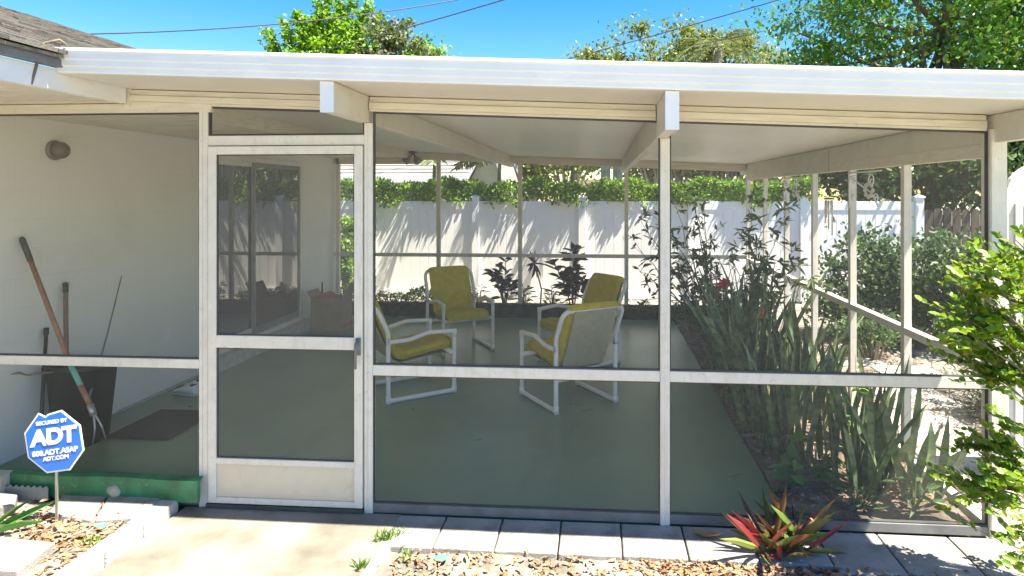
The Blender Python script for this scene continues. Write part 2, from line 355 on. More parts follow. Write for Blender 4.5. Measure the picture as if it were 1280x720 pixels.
def bush(name, label, base, c, r, leaf, nleaf, nclump, cr, ll, lw, group=None, cat='bush', box=None):
    t = empty(name, base, label, cat, group)
    if box is not None:
        x0,x1,y0,y1,z0,z1 = box
        pts = np.stack([rng.uniform(x0,x1,nleaf), rng.uniform(y0,y1,nleaf), rng.uniform(z0,z1,nleaf)],1)
        k = rng.integers(0,3,nleaf); pts[k==0,2] = z1 - rng.exponential(.05,(k==0).sum()); pts[k==1,1] = y0 + rng.exponential(.06,(k==1).sum())
        pts[:,2] += .05*np.sin(pts[:,0]*4.1)+.035*np.sin(pts[:,0]*11+1)+.02*np.sin(pts[:,0]*27); pts[:,1] += .06*np.sin(pts[:,0]*6+pts[:,2]*5)
        cc = np.stack([np.arange(x0,x1,.35), np.full(len(np.arange(x0,x1,.35)),(y0+y1)/2), np.full(len(np.arange(x0,x1,.35)),z1-.1)],1)
    else: cc, pts = crown_pts(c, r, nclump, nleaf, cr, .3)
    pts[:,2] = np.maximum(pts[:,2], base[2]+.03)
    V, F = leaf_mb(pts, rnd_dir(len(pts))+np.array([0,-.1,.35]), ll, lw); np_obj('foliage', V, F, leaf, t)
    sb = MB(); b = Vector(base)
    for i in range(0, len(cc), max(1, len(cc)//26)):
        e = Vector(cc[i]); s = Vector((b.x+(e.x-b.x)*(.85 if box is not None else .25), b.y+(e.y-b.y)*.25, b.z)); sb.tube([s, s.lerp(e,.5)+Vector((0,0,.05)), e], [.016,.011,.004], 5)
    sb.build('stem', 'stem', t, smooth=True); return t
def frond(P0, d, length, droop, nl=34, ll=.35):
    """rachis and leaflets of one palm frond"""
    d = Vector(d).normalized(); side = d.cross(Vector((0,0,1))).normalized(); P = []; D = []; path = []
    for i in range(nl):
        s = i/(nl-1); p = Vector(P0) + d*length*s + Vector((0,0,-droop*s*s*length)); path.append(p)
        if i > 3:
            for sg in (-1,1):
                P.append(p); D.append(d*.6 + side*sg*.8 + Vector((0,0,-.35)))
    L = ll*np.sin(np.linspace(.35, 2.8, len(P)))
    return path[::4]+[path[-1]], np.array(P), np.array([tuple(x) for x in D]), L
def palm(name, label, base, height, nf, flen, droop, trunk_r=.14, ll=.4, lean=(0,0), bark='pale_bark', group=None, tilt=(.1,.9)):
    t = empty(name, base, label, 'palm tree', group); b = Vector(base); top = b + Vector((lean[0],lean[1],height))
    MB().tube([b.lerp(top,k/6)+Vector((0,0,0)) for k in range(7)], [trunk_r*(1.15-.05*k) for k in range(7)], 12).build('trunk', bark, t, smooth=True)
    for i in range(nf):
        a = 2*math.pi*i/nf + random.uniform(-.2,.2); d = (math.cos(a), math.sin(a), random.uniform(*tilt))
        path, P, D, L = frond(top, d, flen*random.uniform(.8,1.1), droop)
        V, F = leaf_mb(P, D, L, .035, fold=.1, sag=.25); o = np_obj('frond', V, F, 'leaf_frond', t)
        MB().tube(path, [.022*(1-.8*k/len(path)) for k in range(len(path))], 5).build('rachis', 'green_stem', o)
    return t

# ------------------------------------------------------------------ ground and paths
YF, YB, XR, XW = 3.50, 9.12, 2.03, -3.90
struct(MB().box(-150,150,-150,150,-1.0,-.07), 'ground', 'pale_ground')
def sheet(x0,x1,y0,y1,z,name,mat,nx=60,ny=30,amp=.01):
    mb = MB(); vs=[]; fs=[]
    for j in range(ny+1):
        for i in range(nx+1):
            x=x0+(x1-x0)*i/nx; y=y0+(y1-y0)*j/ny; vs.append((x,y,z+amp*(math.sin(x*9+y*4)+math.sin(x*17-y*13)*.6+random.uniform(-.4,.4))))
    for j in range(ny):
        for i in range(nx): a=j*(nx+1)+i; fs.append((a,a+1,a+nx+2,a+nx+1))
    mb.add(vs,fs); return struct(mb,name,mat,smooth=True)
sheet(-1.06,2.6,-1.5,3.47,-.045,'planting_bed','ground_soil',60,60,.008)
sheet(-4.6,-2.47,-1.5,3.40,.025,'side_planting_bed','ground_soil',60,60,.008)
sheet(1.03,2.0,3.56,9.05,.0,'porch_planting_bed','bed_soil',20,80,.014)
sheet(2.10,9,3.3,10.8,-.045,'side_yard','ground_soil',60,60,.01)
sheet(-7,2.1,9.3,10.85,-.02,'back_bed','ground_soil',60,20,.01)
struct(MB().box(-3.9,1.02,3.52,9.06,-.12,0), 'porch_floor', 'green_floor')
# walkway, slightly wider at the door, with a kerb along its right edge
w = MB().hexa([(-2.36,-2,-.1),(-1.26,-2,-.1),(-1.10,3.49,-.1),(-2.36,3.49,-.1),(-2.36,-2,-.015),(-1.26,-2,-.015),(-1.10,3.49,-.015),(-2.36,3.49,-.015)])
struct(w, 'walkway', 'concrete', bevel=.006)
struct(MB().hexa([(-1.255,-2,-.1),(-1.19,-2,-.1),(-1.06,3.19,-.1),(-1.10,3.19,-.1),(-1.255,-2,.0),(-1.19,-2,.0),(-1.06,3.19,.0),(-1.10,3.19,.0)]), 'walkway_kerb', 'painted_block', bevel=.006)

# ------------------------------------------------------------------ our house on the left
house = empty('house', (XW,6,0), 'white painted block house at the left with striped soffit and grey shingle roof', 'house')
hw = MB(); SY0, SY1, SZ0, SZ1 = 6.06, 8.05, .14, 2.17
hw.box(XW-.2,XW,-4,SY0,-.1,2.4); hw.box(XW-.2,XW,SY1,YB+.1,-.1,2.4); hw.box(XW-.2,XW,SY0,SY1,-.1,SZ0); hw.box(XW-.2,XW,SY0,SY1,SZ1,2.4)
hw.box(XW-6,XW-.2,YB-.1,YB+.1,-.1,2.29); hw.box(XW-6,XW-.2,-4,-3.8,-.1,2.29)
hw.build('wall','block_wall',house)
sf = MB(); y=-4.0
while y < 9.5:
    for k,(a,b,dz) in enumerate(((0,.10,0),(.10,.115,.008),(.115,.20,0),(.20,.225,.012))): sf.box(XW+.002,-2.74,y+a,y+b,2.292+dz,2.32)
    y += .225
sf.build('soffit','soffit',house)
MB().box(-2.74,-2.70,-4,3.46,2.285,2.392).build('fascia','gutter_white',house,bevel=.003)
MB().box(-2.715,-2.66,-4,3.02,2.397,2.452).build('drip_edge','gutter_grey',house,bevel=.006)
# shingle courses, lapped, from eave up to the ridge
rf = MB(); n=32; x0,z0,x1,z1 = -2.62,2.455,-7.2,4.02
for i in range(n):
    xa=x0+(x1-x0)*i/n; xb=x0+(x1-x0)*(i+1.15)/n; za=z0+(z1-z0)*i/n; zb_=z0+(z1-z0)*(i+1.15)/n
    y=-4.0-random.uniform(0,.2)
    while y<9.6:
        L_=random.uniform(.14,.34); t_=random.choice((.008,.014,.02)); ye=min(y+L_-.004,9.7)
        rf.hexa([(xa,y,za),(xa,ye,za),(xb,ye,zb_),(xb,y,zb_),(xa,y,za+t_),(xa,ye,za+t_),(xb,ye,zb_+.003),(xb,y,zb_+.003)]); y+=L_
mk('shingle_tab',(.2,.18,.16),.9,island=[(.055,.048,.042),(.09,.08,.072),(.13,.118,.105),(.07,.062,.055),(.11,.095,.08)],bump=.5,bscale=120)
rf.build('roof','shingle_tab',house)
MB().hexa([(x0-.02,-4,z0-.02),(x0-.02,9.7,z0-.02),(x1,9.7,z1-.02),(x1,-4,z1-.02),(x0-.02,-4,z0-.004),(x0-.02,9.7,z0-.004),(x1,9.7,z1-.004),(x1,-4,z1-.004)]).build('roof_deck','shingle',house)
# sliding door
sd = MB(); X=XW+.012
sd.box(XW-.05,X+.035,SY0,SY0+.05,SZ0,SZ1); sd.box(XW-.05,X+.035,SY1-.05,SY1,SZ0,SZ1); sd.box(XW-.05,X+.035,SY0+.05,SY1-.05,SZ1-.05,SZ1); sd.box(XW-.05,X+.06,SY0+.05,SY1-.05,SZ0,SZ0+.05)
sdo = sd.build('sliding_door','cream_aluminium',house,bevel=.003)
ym=6.93
for (a,b,xo) in ((SY0+.05,ym+.03,-.01),(ym-.03,SY1-.05,.018)):
    f=MB(); xf=X+xo
    f.box(xf-.02,xf,a,a+.045,SZ0+.05,SZ1-.05); f.box(xf-.02,xf,b-.045,b,SZ0+.05,SZ1-.05); f.box(xf-.02,xf,a+.045,b-.045,SZ1-.10,SZ1-.05); f.box(xf-.02,xf,a+.045,b-.045,SZ0+.05,SZ0+.12)
    f.build('sash','gutter_grey' if xo>0 else 'cream_aluminium',sdo,bevel=.002)
    MB().box(xf-.014,xf-.006,a+.045,b-.045,SZ0+.12,SZ1-.10).build('glass','glass_dark',sdo)
MB().box(XW,XW+.05,4.9,SY0,.0,.012).box(XW,XW+.16,SY0-.02,SY1+.1,0,.13).build('door_step','painted_block',house,bevel=.005)
o=MB().box(XW,XW+.012,5.46,5.54,.44,.56).build('outlet_cover','trim_white',house,bevel=.002)
cb = MB().tube([(-2.62,2.96,2.50),(-2.63,2.93,2.52),(-2.68,2.90,2.50),(-2.695,2.88,2.42),(-2.698,2.86,2.34),(-2.705,2.85,2.29)],.007,6); cb.build('cable','old_handle',house,smooth=True)
wl = empty('wall_lamp',(XW,4.29,2.08),'round dark porch lamp fixed high on the white house wall','lamp')
MB().lathe([(.035,0),(.07,.004),(.072,.02),(.06,.03)],(XW,4.29,2.08),24,'x').build('lamp_base','gutter_grey',wl,smooth=True)
MB().lathe([(.058,.03),(.062,.05),(.058,.075),(.044,.095),(.02,.107),(.004,.11)],(XW,4.29,2.08),24,'x').build('lamp_shade','lamp_glass',wl,smooth=True)

# ------------------------------------------------------------------ screened porch
porch = empty('screened_porch',(0,YF,0),'screened porch with cream aluminium frame, sloping white edged roof and screen door','porch')
zb = lambda x: 2.345-.0408*(x+2)
zt = lambda x: zb(x)+.115
XL, XE, YE = -2.695, 2.42, 3.0
MB().slope(XL,XE,YE+.03,9.55,zb,lambda x: zb(x)+.09).build('roof_panel','ceiling_cream',porch)
MB().box(-2.72,-2.692,3.47,9.5,2.27,2.41).build('header','header_cream',porch)  # strip added to close a light slit between soffit and roof
gt = MB()   # front gutter / fascia with a moulded profile extruded along the slope
prof=[(0,0),(-.012,.0),(-.016,.008),(-.016,.030),(-.026,.036),(-.026,.062),(-.034,.068),(-.034,.100),(-.042,.106),(-.042,.118),(-.030,.122),(0.028,.122),(.028,0)]
vs=[(x,YE+py,zb(x)+pz) for x in (XL,XE) for (py,pz) in prof]; k=len(prof)
gt.add(vs,[(i,(i+1)%k,k+(i+1)%k,k+i) for i in range(k)]+[tuple(range(k))[::-1],tuple(range(k,2*k))]); gt.build('gutter','gutter_white',porch)
MB().slope(XL,XE,YE+.04,9.6,lambda x: zb(x)+.095,lambda x: zb(x)+.112).build('roof_sheet','gutter_white',porch)
FZ=lambda x: zb(x)-.004
hd=MB(); HX=[(-3.9,-1.36,0),(-1.285,.30,1),(.37,XR-.03,1)]
for a,b,_ in HX[1:]+[(-2.70,-1.36,1)]:
    hd.slope(a,b,YF-.012,YF+.04,lambda x: zb(x)-.034,FZ); hd.slope(a,b,YF-.022,YF+.04,lambda x: zb(x)-.072,lambda x: zb(x)-.036); hd.slope(a,b,YF-.016,YF+.035,lambda x: zb(x)-.086,lambda x: zb(x)-.0725)
hd.box(-3.9,-2.21,YF-.015,YF+.035,2.235,2.288)
hd.build('header','header_cream',porch,bevel=.002)
for (a,b,dz) in ((-1.352,-1.29,.150),(.305,.365,.180),(XR+.005,XR+.065,.145)):
    MB().slope(a,b,YE+.02,9.5,lambda x,d=dz: zb((a+b)/2)-d,lambda x: zb(x)-.002).build('beam','beam_paint',porch,bevel=.003)
    MB().slope(a-.002,b+.002,YE+.008,YE+.019,lambda x,d=dz: zb((a+b)/2)-d-.003,lambda x: zb(x)-.003).build('beam_cap','gutter_white',porch)
# front posts
def post(x0,x1,y0,y1,z1,z0=-.02,mat='cream_aluminium'):
    b=MB(); b.box(x0,x1,y0,y1,z0,z1)
    b.box(x0+.004,x0+(x1-x0)*.42,y0-.004,y0-.001,z0,z1-.01)
    for zz in (.12,.55,1.0,1.45,1.95):
        if zz<z1: b.lathe([(.0035,0),(.0035,-.003),(.001,-.004)],((x0+x1)/2,y0-.001,zz),6,'y')
    return b.build('post',mat,porch,bevel=.002)
pL=(gx(250,YF),gx(261,YF)); pM=(gx(456,YF),gx(466.5,YF)); pC=(gx(825,YF),gx(837,YF)); pR=(gx(1235,YF),gx(1256,YF))
post(*pL,YF-.01,YF+.04,2.30); post(*pM,YF-.01,YF+.04,2.165); post(*pC,YF-.012,YF+.04,2.068); post(pR[0],pR[1],YF-.02,YF+.06,2.105)
rl=.052
def rail(x0,x1,z,h=rl,name='rail',mat='cream_aluminium',y0=None,y1=None):
    y0=YF-.008 if y0 is None else y0; y1=YF+.035 if y1 is None else y1
    return MB().box(x0,x1,y0,y1,z-h/2,z+h/2).build(name,mat,porch,bevel=.003)
rail(-3.9,pL[0],.795); rail(pM[1],pC[0],.782,.058); rail(pC[1],pR[0],.782,.058)
rail(pM[1],pC[0],.012,.05,mat='gutter_grey'); rail(pC[1],pR[0],.012,.05,mat='gutter_grey'); rail(-3.9,pL[0],.012,.05,mat='gutter_grey')
rail(pL[1],pM[0],2.072,.055)
# dark spline strip around each screen opening, and the screens
def screen(x0,x1,z0,z1a,z1b,y=YF+.012,parent=porch):
    MB().add([(x0,y,z0),(x1,y,z0),(x1,y,z1b),(x0,y,z1a)],[(0,1,2,3)]).build('screen','insect_screen',parent)
def spline(x0,x1,z0,z1a,z1b,y=YF-.002,w=.010):
    b=MB(); b.box(x0,x0+w,y,y+.02,z0,z1a); b.box(x1-w,x1,y,y+.02,z0,z1b); b.box(x0+w,x1-w,y,y+.02,z0,z0+w)
    b.hexa([(x0+w,y,z1a-w),(x1-w,y,z1b-w),(x1-w,y+.02,z1b-w),(x0+w,y+.02,z1a-w),(x0+w,y,z1a),(x1-w,y,z1b),(x1-w,y+.02,z1b),(x0+w,y+.02,z1a)])
    b.build('spline','dark_metal',porch)
for (a,b) in ((pM[1],pC[0]),(pC[1],pR[0])):
    screen(a,b,.037,.753,.753); spline(a,b,.037,.753,.753,w=.006); screen(a,b,.811,zb(a)-.086,zb(b)-.086); spline(a,b,.811,zb(a)-.087,zb(b)-.087,w=.008)
screen(-3.9,pL[0],.037,.769,.769); screen(-3.9,pL[0],.821,2.235,2.235); spline(-3.9,pL[0],.821,2.234,2.234,w=.007)
screen(pL[1],pM[0],2.10,zb(pL[1])-.086,zb(pM[0])-.086); spline(pL[1],pM[0],2.10,zb(pL[1])-.087,zb(pM[0])-.087,w=.010)
# the door leaf
d0,d1=pL[1]+.008,pM[0]-.006; dd=MB(); y0,y1=YF-.022,YF+.006; st=.048
dd.box(d0,d0+st,y0,y1,.012,2.038); dd.box(d1-st,d1,y0,y1,.012,2.038); dd.box(d0+st,d1-st,y0,y1,1.992,2.038); dd.box(d0+st,d1-st,y0,y1,.895,.965); dd.box(d0+st,d1-st,y0,y1,.235,.268); dd.box(d0+st,d1-st,y0,y1,.012,.045)
door=dd.build('door','cream_aluminium',porch,bevel=.003)
kp=MB(); nx,nz=40,10; vs=[];fs=[]
for j in range(nz+1):
    for i in range(nx+1):
        x=d0+st+(d1-d0-2*st)*i/nx; z=.046+.188*j/nz; e=min(i,nx-i,j*2,(nz-j)*2)
        vs.append((x,YF-.010-(.006 if e>1 else 0)+.0008*math.sin(i*1.7)*math.sin(j*2.1),z))
for j in range(nz):
    for i in range(nx): a=j*(nx+1)+i; fs.append((a,a+1,a+nx+2,a+nx+1))
kp.add(vs,fs).build('kick_plate','kick_panel',door,smooth=True)
MB().box(d0+st,d1-st,YF-.008,YF-.006,.268,.895).build('screen','insect_screen',door)
MB().box(d0+st,d1-st,YF-.008,YF-.006,.965,1.992).build('screen','insect_screen',door)
sp=MB()
for (a,b) in ((.268,.895),(.965,1.992)):
    for (p,q,r_,s_) in ((d0+st,d0+st+.006,a,b),(d1-st-.006,d1-st,a,b),(d0+st+.006,d1-st-.006,a,a+.006),(d0+st+.006,d1-st-.006,b-.006,b)): sp.box(p,q,YF-.014,YF-.004,r_,s_)
sp.build('spline','dark_metal',door)
hx=d1-.022
hb=MB().box(hx-.012,hx+.014,YF-.036,YF-.023,.87,.965); hb.tube([(hx,YF-.036,.95),(hx,YF-.06,.94),(hx,YF-.065,.90),(hx-.002,YF-.062,.84),(hx-.004,YF-.055,.80)],[.010,.009,.008,.007,.006],8)
hb.build('handle','gutter_grey',door,smooth=True)
MB().box(pL[1],pM[0],YF-.03,YF+.03,-.012,.008).build('threshold','dark_metal',porch)
# right side wall: six bays
ys=[YF+.06+(YB-.03-YF-.06)*k/6 for k in range(1,7)]
YRz=zb(XR)-.145
for y in ys: MB().box(XR,XR+.05,y-.025,y+.025,-.02,YRz).build('post','cream_aluminium',porch,bevel=.002)
MB().box(XR-.004,XR+.054,YF+.06,YB,YRz-.075,YRz).build('header','header_cream',porch,bevel=.002)
MB().box(XR-.003,XR+.053,YF+.06,YB,.825,.875).build('rail','cream_aluminium',porch,bevel=.003)
MB().box(XR-.003,XR+.053,YF+.06,YB,-.03,.03).build('rail','cream_aluminium',porch,bevel=.003)
edges=[YF+.06]+ys
for k in range(6):
    a=edges[k]+(0 if k==0 else .025); b=edges[k+1]-.025
    for (z0_,z1_) in ((.03,.825),(.875,YRz-.075)):
        MB().add([(XR+.03,a,z0_),(XR+.03,b,z0_),(XR+.03,b,z1_),(XR+.03,a,z1_)],[(0,1,2,3)]).build('screen','insect_screen_side',porch)
# back wall on a dark kerb
MB().box(XW,XR+.05,YB-.06,YB+.08,-.1,.19).build('kerb','kerb_dark',porch,bevel=.008)
bz=lambda x: zb(x)-.105
MB().slope(-2.69,XR,YB-.01,YB+.04,bz,lambda x: zb(x)-.003).build('header','header_cream',porch)
MB().box(XW,-2.69,YB-.01,YB+.04,2.2,2.29).build('header','header_cream',porch)
bp=[gx(u,YB) for u in (422,452,548,650,783)]
for x in bp: MB().box(x-.028,x+.028,YB-.01,YB+.04,.19,bz(x)).build('post','beam_paint',porch,bevel=.002)
MB().box(XW,XR,YB-.008,YB+.036,.855,.905).build('rail','beam_paint',porch,bevel=.002)
be=[XW]+bp+[XR]
for k in range(len(be)-1):
    for (z0_,z1_) in ((.19,.855),(.905,None)):
        a,b=be[k],be[k+1]; y=YB+.02
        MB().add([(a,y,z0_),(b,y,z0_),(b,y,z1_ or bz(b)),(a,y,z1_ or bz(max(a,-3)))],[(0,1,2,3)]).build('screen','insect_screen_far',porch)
# flood light under the back of the roof
c=at(516,206,8.9); fl=empty('flood_light',(c.x,c.y,2.20),'twin head flood light under the ceiling at the back of the porch','lamp')
MB().lathe([(.055,0),(.055,-.03),(.02,-.035)],(c.x,c.y,zb(c.x)-.0),16,'z').build('lamp_base','gutter_grey',fl,smooth=True)
for s in (-1,1):
    q=MB(); a=Vector((c.x,c.y,zb(c.x)-.03)); e=a+Vector((s*.07+.0,-.05,-.09)); q.tube([a,a+Vector((s*.03,0,-.04)),a.lerp(e,.7)],.014,8); q.tube([a.lerp(e,.6),e,e+Vector((s*.03,-.02,-.035))],[.025,.045,.058],14); q.build('lamp_head','gutter_grey',fl,smooth=True)

# ------------------------------------------------------------------ armchairs
def fillet(pts, r=.05, n=5):
    out=[Vector(pts[0])]
    for i in range(1,len(pts)-1):
        p=Vector(pts[i]); a=Vector(pts[i-1])-p; b=Vector(pts[i+1])-p; ra=min(r,a.length*.45); rb=min(r,b.length*.45)
        A=p+a.normalized()*ra; B=p+b.normalized()*rb
        for k in range(n+1):
            t=k/n; out.append(A*(1-t)**2+p*2*t*(1-t)+B*t*t)
    out.append(Vector(pts[-1])); return out
W=.29; DP=.30; TR=.0195
def make_chair():
    root=empty('patio_armchair',(0,0,0),'x','armchair','white pipe armchairs with yellow cushions on the porch')
    for s in (-1,1):
        x=s*W
        f=MB().tube(fillet([(x,-DP,.56),(x,-DP,TR),(x,DP,TR),(x,DP,.545),(x,.06,.56),(x,-.12,.515),(x,-DP,.515)],.03),TR,10)
        for (yy,zz) in ((-DP,TR+.01),(DP,TR+.01),(DP,.53)): f.lathe([(TR+.004,-.03),(TR+.004,.03)],(x,yy,zz),10)
        f.build('side_frame','pvc',root,smooth=True,local=True)
        MB().tube(fillet([(x,-DP,.50),(x,-DP,.60),(x,-DP-.10,.80),(x*.86,-DP-.13,.84)],.06),TR,10).build('back_post','pvc',root,smooth=True,local=True)
    MB().tube([(-W*.86,-DP-.13,.84),(W*.86,-DP-.13,.84)],TR,10).build('top_bar','pvc',root,smooth=True,local=True)
    MB().tube([(-W,DP-.02,.36),(W,DP-.02,.36)],TR,10).build('front_bar','pvc',root,smooth=True,local=True)
    MB().tube([(-W,-DP,.27),(W,-DP,.27)],TR,10).build('rear_bar','pvc',root,smooth=True,local=True)
    # cushion: profile in (y, z), front edge to the top of the back
    prof=fillet([(0,DP+.02,.365),(0,DP-.03,.44),(0,-.19,.375),(0,-DP-.095,.875),(0,-DP-.16,.85)],.075,7)
    nd=[]
    for i in range(len(prof)-1):
        k=max(1,int((prof[i+1]-prof[i]).length/.03)); nd+= [prof[i].lerp(prof[i+1],j/k) for j in range(k)]
    nd.append(prof[-1]); n=len(nd); CW=.248; ns=22
    vs=[];fs=[]
    cum=[0]
    for i in range(1,n): cum.append(cum[-1]+(nd[i]-nd[i-1]).length)
    for side in (1,-1):
        for i,p in enumerate(nd):
            d=(nd[min(i+1,n-1)]-nd[max(i-1,0)]).normalized(); nn=Vector((0,-d.z,d.y)); nn=-nn if nn.z<0 and False else nn
            if i==0: ref=nn
            e=min(cum[i],cum[-1]-cum[i]); te=min(1,max(0,e/.05))**.5
            for j in range(ns+1):
                s=-1+2*j/ns; tx=(1-abs(s)**7)**.5
                h=(.062 if i<n*.45 else .05)*te*tx; puff=(1-.10*(abs(math.sin(cum[i]/.125*math.pi))<.22)) if side>0 else .5
                q=p+nn*(-1)*h*side*puff if False else p+nn*h*side*puff*(-1 if nn.z<0 and i<3 else 1)
                vs.append((s*CW+.0,q.y,q.z))
    m=ns+1
    for k in range(2):
        for i in range(n-1):
            for j in range(ns):
                a=k*n*m+i*m+j; fs.append((a,a+1,a+m+1,a+m) if k==0 else (a,a+m,a+m+1,a+1))
    o=MB().add(vs,fs).build('cushion','cushion',root,smooth=True,local=True)
    # fabric sling under and behind the cushion
    sv=[];sf_=[]
    pr=[Vector((0,DP-.02,.342)),Vector((0,.05,.335)),Vector((0,-.17,.31)),Vector((0,-.235,.345)),Vector((0,-DP-.02,.52)),Vector((0,-DP-.10,.70)),Vector((0,-DP-.150,.835))]
    for p in pr:
        for s in (-1,1): sv+= [(s*.205,p.y,p.z),(s*.205,p.y-.006,p.z-.006)]
    for i in range(len(pr)-1):
        a=i*4; b=a+4; sf_+=[(a,a+2,b+2,b),(a+1,b+1,b+3,a+3),(a,b,b+1,a+1),(a+2,a+3,b+3,b+2)]
    MB().add(sv,sf_).build('sling','sling',root,local=True)
    return root
ch=make_chair()
def place(o,center,face,label):
    o.location=(center[0],center[1],.001); o.rotation_euler=(0,0,math.atan2(face[1],face[0])-math.pi/2); o['label']=label
def from_feet(rear,front,side):       # one side rail's two feet; side=+1 if this rail is on the sitter's right
    f=(front-rear); f.z=0; f.normalize(); rt=Vector((f.y,-f.x,0)); mid=(rear+front)/2
    return mid-rt*side*W, f
chs=[ch]+[copy_tree(ch) for _ in range(3)]
a,b=floor_at(485,505),floor_at(568,490); c_,f_=from_feet(a,b,1); place(chs[0],c_,f_,'yellow cushioned armchair nearest the screen door, side on and partly behind the door post')
f_=Vector((.53,-.85,0)); fr=floor_at(616,437); rt=Vector((f_.y,-f_.x,0)); c_=fr-f_*DP+rt*W; place(chs[1],c_,f_.normalized(),'yellow cushioned armchair by the back screen, facing the front with its whole backrest in view')
a,b=floor_at(695,518),floor_at(645,487); c_,f_=from_feet(a,b,-1); f_=(Vector((-.56,.83,0))).normalized(); rt=Vector((f_.y,-f_.x,0)); c_=a+f_*DP+rt*W; place(chs[2],c_,f_,'yellow cushioned armchair seen from behind, its bare beige back sling towards the viewer')
a=floor_at(773,454); f_=Vector((-.76,-.65,0)).normalized(); rt=Vector((f_.y,-f_.x,0)); c_=a+f_*DP+rt*W; place(chs[3],c_,f_,'yellow cushioned armchair mostly hidden behind the one seen from behind')

# ------------------------------------------------------------------ bin with tools
bx,by=floor_at(103,533)[0],floor_at(103,533)[1]
by=4.3; bx=gx(103,4.3)
bn=empty('plastic_bin',(bx,by,0),'dark plastic bin holding garden tools against the white house wall','bin')
b=MB(); vs=[];fs=[]; seg=24
def sq(r,a): c,s=math.cos(a),math.sin(a); q=max(abs(c),abs(s)); k=.55; return (r*c*(1-k+k/q), r*s*(1-k+k/q))
rings=[(.125,.0),(.13,.01),(.172,.53),(.188,.535),(.188,.565),(.174,.565),(.166,.53),(.12,.02)]
for r,z in rings:
    for k in range(seg): x,y=sq(r,2*math.pi*k/seg); vs.append((bx+x,by+y,z))
for i in range(len(rings)-1):
    for k in range(seg): k2=(k+1)%seg; fs.append((i*seg+k,i*seg+k2,(i+1)*seg+k2,(i+1)*seg+k))
fs.append(tuple((len(rings)-1)*seg+k for k in range(seg)))
b.add(vs,fs).build('bin_body','black_plastic',bn,smooth=True)
MB().blob((bx-.02,by+.05,.55),.10,.08,.04,3,8,.5).build('rag','corrugated_grey',bn,smooth=True)
# garden cultivator with green grip, leaning
t0=at(27,297,gy(27,XW+.03)); t1=at(100,487,3.86); t2=at(117,515,3.84)
cu=empty('hand_cultivator',tuple(t2),'long reddish wooden handled cultivator with green grip leaning across the bin','garden tool')
gp=t0.lerp(t1,.16); MB().tube([t0,t0.lerp(gp,.1),gp],[.014,.019,.018],10).build('grip','grip_green',cu,smooth=True)
tl=t0.lerp(t1,.84); MB().tube([gp,t0.lerp(t1,.5),tl],.0155,10).build('shaft','wood_handle',cu,smooth=True)
MB().tube([tl,tl.lerp(t2,.45)],.0165,10).build('collar','teal',cu,smooth=True)
MB().tube([tl.lerp(t2,.45),tl.lerp(t2,.9)],.016,10).build('socket','wood_handle',cu,smooth=True)
q=MB().tube([tl.lerp(t2,.85),t2+Vector((0,0,-.02))],.02,8)
e1=at(116,556,3.82); e2=at(132,548,3.86)
q.tube([t2,t2.lerp(e1,.5)+Vector((.012,0,0)),e1],[.007,.006,.004],6); q.tube([t2,t2.lerp(e2,.5)+Vector((.012,0,0)),e2],[.007,.006,.004],6); q.build('tines','steel',cu,smooth=True)
a0=at(82,354,gy(82,XW+.03)); a1=at(84,560,4.16); a1.z=.03
rk=empty('broom_handle',tuple(a1),'weathered brown wooden handle standing upright in the bin','garden tool')
MB().tube([a0+Vector((0,0,.01)),a0,a1],[.008,.015,.015],8).build('shaft','old_handle',rk,smooth=True); MB().tube([a0.lerp(a1,.0),a0.lerp(a1,.06)],.0175,8).build('cap','grip_green',rk,smooth=True)
a0=at(152,345,by+.45); a1=at(125,446,by+.05); a1=a1+(a1-a0)*.5
solo(MB().tube([a0,a0.lerp(a1,.5)+Vector((.01,0,0)),a1],[.004,.006,.007],6),'metal_rod','gutter_grey','thin grey metal rod slanting out of the bin to the right','rod',smooth=True)
a0=at(58,412,gy(58,XW+.03)); a1=at(50,555,3.95)
pr_=empty('pry_bar',tuple(a1),'short black iron bar standing left of the bin beside the wall','garden tool')
MB().tube([a0,a0.lerp(a1,.5),a1],.012,8).build('shaft','black_plastic',pr_,smooth=True); MB().tube([a0+Vector((.0,0,.012)),a0.lerp(a1,.05)],.016,8).build('cap','black_plastic',pr_,smooth=True)
solo(MB().tube([at(14,468,3.95),at(24,466,3.97),at(34,469,4.0),at(44,467,4.0),at(66,465,4.06)],[.003,.008,.006,.010,.006],6),'crooked_stick','old_handle','short crooked grey brown stick poking left from the bin','stick',smooth=True)
